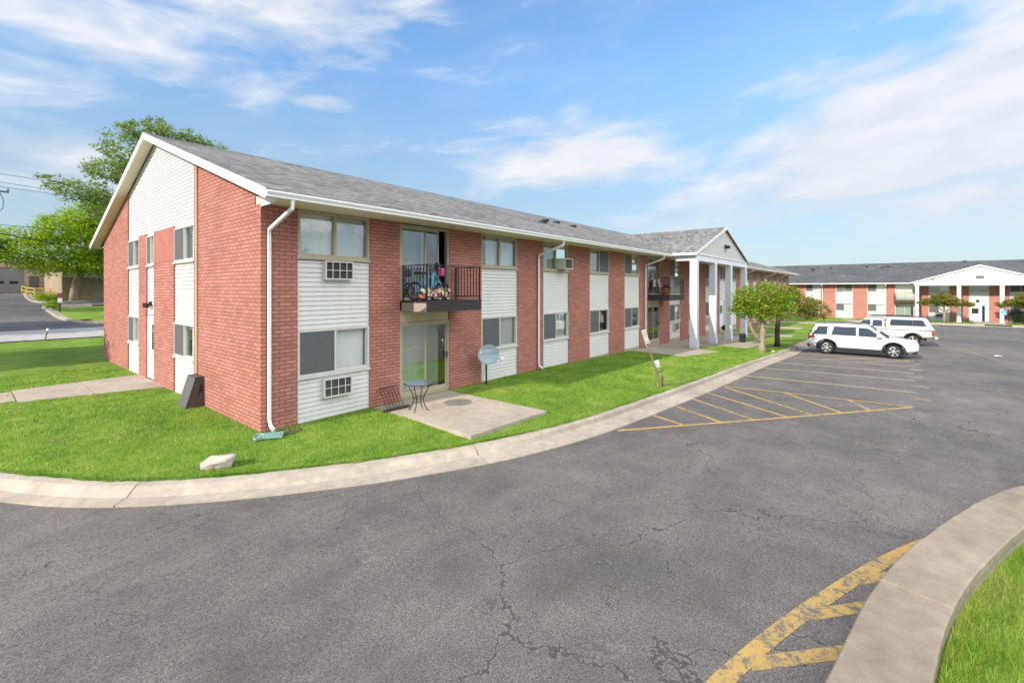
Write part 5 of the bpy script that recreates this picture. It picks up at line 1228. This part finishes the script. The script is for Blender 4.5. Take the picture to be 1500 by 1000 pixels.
MB().box(.02, .06, -.03, .03, .0, .45).build('stake', 'brown_metal', t)
# path lamp, bin, bits by the porch
t = thing('path_lamp', 'short slim grey lamp post on the lawn beside the forked crabapple', 'lamp', (32.2, 6.55, gz(32.2, 6.55)))
MB().lathe([(.16, -.05), (.16, .04), (.06, .10), (.045, .14), (.04, 1.0)], n=14).build('post', 'grey_metal', t); MB().lathe([(.05, 1.0), (.12, 1.06), (.13, 1.22), (.16, 1.26), (.03, 1.36)], n=14).build('lantern', 'grey_metal', t)
t = thing('litter_bin', 'small dark bin on the walk between the white columns and the lawn', 'bin', (32.3, 7.3, gz(32.3, 7.3) + .03))
MB().lathe([(.17, 0), (.21, .5), (.22, .52), (.19, .52), (.18, .45)], n=16).build('bin_body', 'plastic_black', t); MB().lathe([(.19, .525), (.21, .54), (.05, .62)], n=16).build('lid', 'grey_metal', t)
t = thing('grill', 'squat dark kettle grill standing under the porch beside the brick wall', 'grill', (36.4, 9.4, gz(36.4, 9.4) + .03))
MB().ball((0, 0, .62), (.27, .27, .22), 16, 10).build('bowl', 'black_metal', t, smooth=True)
for k in range(3):
    a = k * 2.094; MB().tube([(.14 * math.cos(a), .14 * math.sin(a), .5), (.3 * math.cos(a), .3 * math.sin(a), 0)], .014, 6).build('leg', 'steel', t)
# wheel stops, litter
def wheel_stop(label, loc, rz):
    mb = MB(); mb.prism([(-.9, -.09, 0), (-.9, .09, 0), (-.9, .06, .13), (-.9, -.06, .13)], (1.8, 0, 0)); o = mb.build('wheel_stop', 'kerb', None, bevel=.01, loc=loc, rot=(0, 0, rz)); return tag(o, label, 'wheel stop', 'concrete wheel stops')
wheel_stop('pale concrete wheel stop behind the rear wheels of the white sport utility vehicle', (31.3, 4.25, LZ(31, 4)), 0)
wheel_stop('pale concrete wheel stop on the kerb edge beside the far left tree', (74.3, -5.6, LZ(74, -5)), math.pi / 2)
wheel_stop('pale concrete wheel stop right of the far entrance walk', (74.3, -13.2, LZ(74, -13)), math.pi / 2)
mb = MB(); mb.grid([[(.12 * i, .09 * j, .02 + .03 * math.sin(i * 2.1 + j)) for j in range(4)] for i in range(4)]); tag(mb.build('crumpled_paper', 'paper', None, loc=(35.7, -4.7, LZ(35.7, -4.7))), 'crumpled white paper lying alone on the open asphalt', 'litter')
# accessible parking sign at the far entrance
t = thing('parking_sign', 'blue accessible parking sign on a post at the far kerb by the entrance walk', 'sign', (77.6, -10.35, -1.2), -math.pi / 2)
MB().tube([(0, 0, -.1), (0, 0, 2.0)], .03, 8).build('post', 'steel', t)
b_ = MB().box(-.23, .23, -.05, -.035, 1.25, 1.85).build('sign_panel', 'sign_blue', t)
m = MB(); m.torus((-.02, -.054, 1.45), .10, .014, 'y', 20, 5).ball((-.03, -.054, 1.74), (.035, .008, .035), 8, 6).tube([(-.03, -.054, 1.70), (-.02, -.054, 1.54), (.08, -.054, 1.53), (.13, -.054, 1.40)], .016, 5); m.build('emblem', 'white_plastic', b_)
MB().lathe([(.14, 0), (.12, .25), (.04, .32)], n=12).build('base', 'concrete', t)

# ------------------------------------------------------------------ beyond the street on the left
HZ = lambda x, y: float(hill(y)) * 1.0
def sheet(name, rows, mat, lift=.0, kind='structure'):
    mb = MB(); mb.grid([[(x, y, HZ(x, y) + lift) for x, y in r] for r in rows]); return tag(mb.build(name, mat), kind=kind)
def strip(poly_a, poly_b, n=12):
    out = []
    for a, b in zip(poly_a, poly_b): out.append([(a[0] + (b[0] - a[0]) * k / n, a[1] + (b[1] - a[1]) * k / n) for k in range(n + 1)])
    return out
sheet('street', strip([(x, 38.3 + .02 * abs(x - 5)) for x in range(-60, 71, 5)], [(x, 43.8) for x in range(-60, 71, 5)], 6), 'street_concrete', .02)
sheet('street', strip([(x, 43.8) for x in range(-60, 71, 5)], [(x, 46.2) for x in range(-60, 71, 5)], 4), 'asphalt_plain', .02)
kl = [(7.6, 45.3), (6.6, 46.0), (5.9, 47.2), (5.45, 49.4), (5.3, 52.9), (5.35, 56.4), (5.4, 61.2), (5.35, 65)]
sheet('driveway', strip([(-9, y) for y in (45.9, 47, 50, 54, 60, 66, 72, 80, 92.8)], [(6.3, 46.15), (5.95, 47.2), (5.4, 50), (5.3, 54), (5.4, 60), (5.4, 66), (5.5, 72), (5.55, 80), (6.0, 92.8)], 10), 'asphalt_plain', .035)
sheet('driveway', strip([(5.2, 66), (9, 66), (14, 65.6), (40, 64)], [(5.3, 71.5), (9, 73.2), (14, 73.2), (40, 73)], 8), 'asphalt_plain', .045)
sheet('lawn', strip([(7.4, 46.25), (9, 46.25), (14, 46.25), (40, 46.25)], [(5.45, 60), (9, 64.5), (14, 64), (40, 63)], 10), 'turf', .03)
sheet('lawn', strip([(5.4, 50), (5.45, 56), (5.5, 60)], [(7.6, 50), (9, 56), (9.0, 63)], 4), 'turf', .04)
def kerb_line(pts):
    mb = MB(); P = catmull(pts, 4); Tn = np.gradient(P, axis=0); Tn /= np.linalg.norm(Tn, axis=1)[:, None]
    mb.grid([[(p[0] + t[1] * o, p[1] - t[0] * o, HZ(*p) + z) for o, z in ((-.12, -.1), (-.12, .19), (.10, .19), (.14, .06), (.55, .05), (.55, -.1))] for p, t in zip(P, Tn)])
    return tag(mb.build('kerb', 'kerb'), kind='structure')
kerb_line([(20, 46.3), (9.5, 46.3), (7.6, 46.45), (6.5, 47.0), (5.85, 48.2), (5.45, 50), (5.3, 53), (5.35, 56.4), (5.4, 61.5), (5.6, 64.4), (6.6, 65.4), (9.2, 65.6)])
kerb_line([(9.5, 71.8), (6.6, 70.6), (5.7, 71.4), (5.45, 74), (5.5, 80), (5.9, 90)])
W1 = thing('warehouse', 'low tan brick warehouse with a dark garage door up the drive on the left', 'building', (0, 75, 1.6))
def bx(nm, mat, *a, par=W1, **k): return MB().box(*a).build(nm, mat, par, **k)
bx('side_wall', 'brick_tan', 8.0, 8.25, .0, 18, -.3, 3.5)
bx('front_wall', 'brick_tan', 8.251, 11.6, .0, .25, -.3, 2.9); bx('front_wall', 'brick_tan', 13.4, 40, .0, .25, -.3, 2.9); bx('front_wall', 'brick_tan', 11.6, 13.4, 0, .25, 2.2, 2.9)
bx('wall_cap', 'white_trim', 7.95, 40, -.05, .3, 2.901, 3.02)
w_ = bx('window', 'tan_frame', 11.62, 13.38, .08, .14, .35, 2.18); bx('pane', 'car_glass', 11.72, 13.28, .06, .075, .42, 1.05, par=w_); bx('pane', 'pale_curtain', 11.72, 13.28, .06, .075, 1.12, 2.1, par=w_)
bx('downspout', 'white_trim', 7.9, 7.99, -.06, .02, -.1, 2.9)
g0 = 18.0
bx('garage_wall', 'brick_tan', 6.1, 7.999, g0, g0 + .3, 0, 5.0); bx('garage_wall', 'brick_tan', -14, -4, g0, g0 + .3, 0, 5.0); bx('garage_wall', 'brick_tan', -4, 6.1, g0, g0 + .3, 4.4, 5.0)
bx('roof', 'shingle_far', -14, 8.2, g0 + .05, 36, 5.01, 5.2); bx('roof', 'shingle_far', 8.6, 40, .3, 36, 2.6, 2.75); bx('parapet', 'brick_tan', 8.05, 8.25, 8.0, 18, 3.5, 4.4)
gd = bx('garage_door', 'garage_grey', -3.99, 6.09, g0 + .1, g0 + .2, .5, 4.39)
m = MB()
for k in range(1, 7): m.box(-3.99, 6.09, g0 + .085, g0 + .099, .5 + k * .56 - .015, .5 + k * .56 + .015)
m.build('panel_ribs', 'garage_grey', gd)
for k in range(7): bx('pane', 'car_glass', -3.2 + k * 1.32, -2.4 + k * 1.32, g0 + .07, g0 + .098, 2.2, 2.55, par=gd)
bx('doorway', 'interior', 6.55, 7.55, g0 - .02, g0 - .001, 1.6, 3.3)
for sy in (-12,): bx('interior_wall', 'interior', -13, 39, 35.7, 36, 0, 5)
t = thing('handrail', 'yellow pipe railing on the ramp beside the warehouse corner', 'railing', (6.3, 84, HZ(6.3, 84)))
mb = MB(); P = [(-.5, 8, .3), (-.35, 3.5, .1), (.1, 0, 0), (1.55, -.1, 0)]
for a, b in zip(P[:-1], P[1:]):
    for h in (.55, 1.05): mb.tube([(a[0], a[1], a[2] + h), (b[0], b[1], b[2] + h)], .045, 8)
mb.build('rail', 'yellow_paint', t)
for p in P + [(.8, -.05, 0)]: MB().tube([(p[0], p[1], p[2] - .1), (p[0], p[1], p[2] + 1.08)], .05, 8).build('post', 'yellow_paint', t)
t = thing('driveway_sign', 'small grey notice on a dark post at the edge of the drive', 'sign', (6.05, 58.3, HZ(6, 58.3)), R(-5))
MB().tube([(0, 0, -.1), (0, 0, 1.5)], .05, 8).build('post', 'black_metal', t)
b_ = MB().box(-.18, .18, -.08, -.055, .85, 1.75).build('sign_panel', 'grey_metal', t); MB().box(-.15, .15, -.086, -.081, .88, 1.28).build('notice', 'paper', b_); MB().box(-.15, .15, -.086, -.081, 1.36, 1.7).build('notice', 'sign_red', b_)
t = thing('marker_post', 'short leaning utility marker at the edge of the lawn by the pale street', 'marker', (3.35, 38.5, .1)); MB().tube([(0, 0, -.1), (.12, -.05, .55)], .035, 8).build('stake', 'grey_metal', t); MB().lathe([(.05, 0), (.06, .10), (.03, .14)], (.12, -.05, .52), 8).build('cap', 'white_plastic', t)
# pole and lines
t = thing('utility_pole', 'wooden utility pole with a dark crossarm and insulators at the left margin', 'utility pole', (2.25, 67, HZ(2, 67)))
MB().tube([(0, 0, -.5), (0, 0, 14.0)], [.2, .13], 12).build('pole', 'bark_dark', t, smooth=True)
MB().box(-1.25, 1.1, -.2, -.08, 11.15, 11.30).build('crossarm', 'brown_metal', t)
for x, z in ((-1.1, 11.5), (1.05, 11.5), (.45, 12.3)): MB().lathe([(.02, -.25), (.08, -.1), (.05, -.04), (.08, .02), (.04, .08), (.0, .1)], (x, -.14, z), 10).build('insulator', 'grey_metal', t)
MB().tube([(.5, -.14, 11.1), (.75, -.14, 10.4), (.7, -.14, 9.6), (.3, -.1, 9.0)], .035, 6).lathe([(.16, -.5), (.16, .5)], (.15, -.25, 9.4), 12).build('cutout_fuse', 'grey_metal', t)
def wire(label, a, b, sag, r, grp='overhead wires'):
    a = Vector(a); b = Vector(b); n = 26; mb = MB()
    mb.tube([a.lerp(b, k / n) - Vector((0, 0, sag * 4 * (k / n) * (1 - k / n))) for k in range(n + 1)], r, 5); return tag(mb.build('overhead_wire', 'cable'), label, 'wire', grp)
wire('highest of the thin dark wires crossing the sky at the left', (-35, 67, 16.2), (42, 67, 13.6), .6, .022)
wire('middle one of the three thin dark wires crossing the sky at the left', (-35, 67.2, 15.5), (42, 67.2, 12.7), .6, .022)
wire('third of the thin dark wires in the sky, closest above the crossarm', (-35, 67.4, 15.0), (42, 67.4, 12.4), .6, .022)
wire('lone faint wire lower down the sky, running into the bright green tree', (-35, 66.5, 10.4), (42, 66.5, 9.2), .5, .022)
wire('thick drooping cable running from the dark tree into the bright green crown', (2.2, 66.6, 8.6), (30, 66, 7.4), 1.2, .05)

# ------------------------------------------------------------------ light, sky, camera
EL, RAT = R(29.5), .15
sx, sy = -1 / math.hypot(1, RAT), RAT / math.hypot(1, RAT)     # towards the sun
S = Vector((sx * math.cos(EL), sy * math.cos(EL), math.sin(EL)))
ld = bpy.data.lights.new('sun', 'SUN'); ld.energy = 2.2; ld.angle = R(.5); ld.color = (1, .90, .76)
lo = bpy.data.objects.new('sun', ld); col.objects.link(lo); lo.rotation_euler = S.to_track_quat('Z', 'Y').to_euler(); lo.location = (-20, 10, 30)
wd = bpy.data.worlds.new('World'); sc.world = wd; wd.use_nodes = True
nt = wd.node_tree; nt.nodes.clear()
class WT_(NT):
    def __init__(s, tree): s.t = tree; s.out = tree.nodes.new('ShaderNodeOutputWorld')
w = WT_(nt)
sky = w.n('ShaderNodeTexSky', sky_type='NISHITA', sun_disc=False, sun_elevation=EL, sun_rotation=math.atan2(sx, sy), altitude=100, air_density=1.0, dust_density=.15, ozone_density=1.7)
gen = w.n('ShaderNodeTexCoord').outputs['Generated']
sep = w.n('ShaderNodeSeparateXYZ'); w.set(sep.inputs[0], gen)
az = w.math('MULTIPLY', w.math('ARCTAN2', sep.outputs[1], sep.outputs[0]), 180 / math.pi)   # degrees from the long facade direction
el = w.math('MULTIPLY', w.math('ARCSINE', sep.outputs[2]), 180 / math.pi)
cb = w.n('ShaderNodeCombineXYZ'); w.set(cb.inputs[0], w.math('MULTIPLY', az, .055)); w.set(cb.inputs[1], w.math('MULTIPLY', w.math('ADD', el, w.math('MULTIPLY', az, .10)), .17))
n1 = w.n('ShaderNodeTexNoise'); w.set(n1.inputs['Vector'], cb.outputs[0]); n1.inputs['Scale'].default_value = 1.5; n1.inputs['Detail'].default_value = 9; n1.inputs['Roughness'].default_value = .58; n1.inputs['Distortion'].default_value = .35
n1 = n1.outputs['Fac']
# cloud banks: centre azimuth, elevation, half-widths, tilt, strength; last two unseen, added for fill
banks = [(70, 31, 22, 6.5, -.04, 1.15), (82, 23, 14, 4.5, .05, .9), (57, 36, 16, 4.0, -.1, .75), (31, 15.6, 14, 4.2, .02, 1.15), (-6, 15.5, 20, 6.5, -.20, 1.8), (-16, 27, 13, 7.5, -.2, 1.5), (8, 10, 16, 2.4, .02, .7), (85, 12, 14, 4.5, 0, .7), (0, 21, 10, 1.8, -.1, 1.0), (-12, 8, 18, 4.0, 0, 1.0), (78, 27, 30, 9, -.05, .55), (25, 7, 16, 2.5, 0, .55), (62, 20.5, 4, 1.0, 0, .8), (92, 14, 8, 5, 0, .35), (20, 8, 26, 2.2, 0, .25), (-15, 8, 9, 3, 0, .5), (125, 34, 26, 12, 0, .6), (-75, 38, 45, 26, 0, 1.25), (-140, 45, 50, 24, 0, 1.0)]
acc = None
for a0, e0, sa, se, k, st in banks:
    da = w.math('SUBTRACT', az, a0)
    q = w.math('ADD', w.math('POWER', w.math('ABSOLUTE', w.math('DIVIDE', da, sa)), 2.), w.math('POWER', w.math('ABSOLUTE', w.math('DIVIDE', w.math('SUBTRACT', w.math('SUBTRACT', el, e0), w.math('MULTIPLY', da, k)), se)), 2.))
    b = w.math('MULTIPLY', w.math('POWER', 2.718, w.math('MULTIPLY', q, -1.)), st)
    acc = b if acc is None else w.math('MAXIMUM', acc, b)
dens = w.math('ADD', acc, w.math('MULTIPLY', w.math('SUBTRACT', n1, .5), 2.3))
veil = w.math('MULTIPLY', w.maprange(n1, .42, .75), .16)
mask = w.math('MAXIMUM', w.maprange(dens, .26, 1.0), veil); mask = w.math('MULTIPLY', mask, w.maprange(el, -2, 4))
mask = w.math('MULTIPLY', mask, .93)
thick = w.maprange(dens, .7, 1.35)
tone = w.math('MULTIPLY', w.maprange(n1, .35, .75), 1.)
SKY_S = .12
cc_ = w.mix(w.math('MULTIPLY', tone, w.maprange(el, 5, 15, .35, 1.)), c4((2.35, 2.5, 2.72)), c4((3.2, 3.22, 3.3)))
hsv = w.n('ShaderNodeHueSaturation'); w.set(hsv.inputs['Color'], sky.outputs[0]); hsv.inputs['Saturation'].default_value = 1.12
hz_ = w.ramp(w.maprange(el, 0, 40), [(0, (.42, .42, .42)), (.25, (.50, .50, .50)), (.6, (.84, .86, .84)), (1, (.96, 1.0, .98))])
mul = w.n('ShaderNodeMix', data_type='RGBA', blend_type='MULTIPLY'); mul.inputs[0].default_value = 1.; w.set(mul.inputs[6], hsv.outputs[0]); w.set(mul.inputs[7], hz_)
# unseen cloud deck added behind the camera, extra bright as fill for shaded walls
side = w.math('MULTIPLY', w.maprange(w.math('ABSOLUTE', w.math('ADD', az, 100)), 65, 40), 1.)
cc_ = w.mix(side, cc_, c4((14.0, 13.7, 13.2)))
low = w.mix(w.maprange(el, 24, 1, 0, .8), mul.outputs[2], c4((1.55, 2.04, 2.42)))
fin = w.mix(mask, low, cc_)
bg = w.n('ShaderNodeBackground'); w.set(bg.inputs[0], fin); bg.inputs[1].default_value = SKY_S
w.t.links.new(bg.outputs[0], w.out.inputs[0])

cam = bpy.data.cameras.new('camera'); co = bpy.data.objects.new('camera', cam); col.objects.link(co)
cam.sensor_width = 36; cam.lens = 36 * 671 / 1500; cam.shift_y = -77 / 1500; cam.clip_end = 8000; cam.clip_start = .1
co.location = (0, 0, 3.1); co.rotation_euler = (R(90), 0, R(39.45 - 90)); sc.camera = co
sc.view_settings.view_transform = 'Standard'; sc.view_settings.look = 'None'; sc.view_settings.gamma = 1; sc.view_settings.exposure = 1.40
sc.render.engine = 'CYCLES'
sc.cycles.use_denoising = True
sc.cycles.max_bounces = 8; sc.cycles.transparent_max_bounces = 12
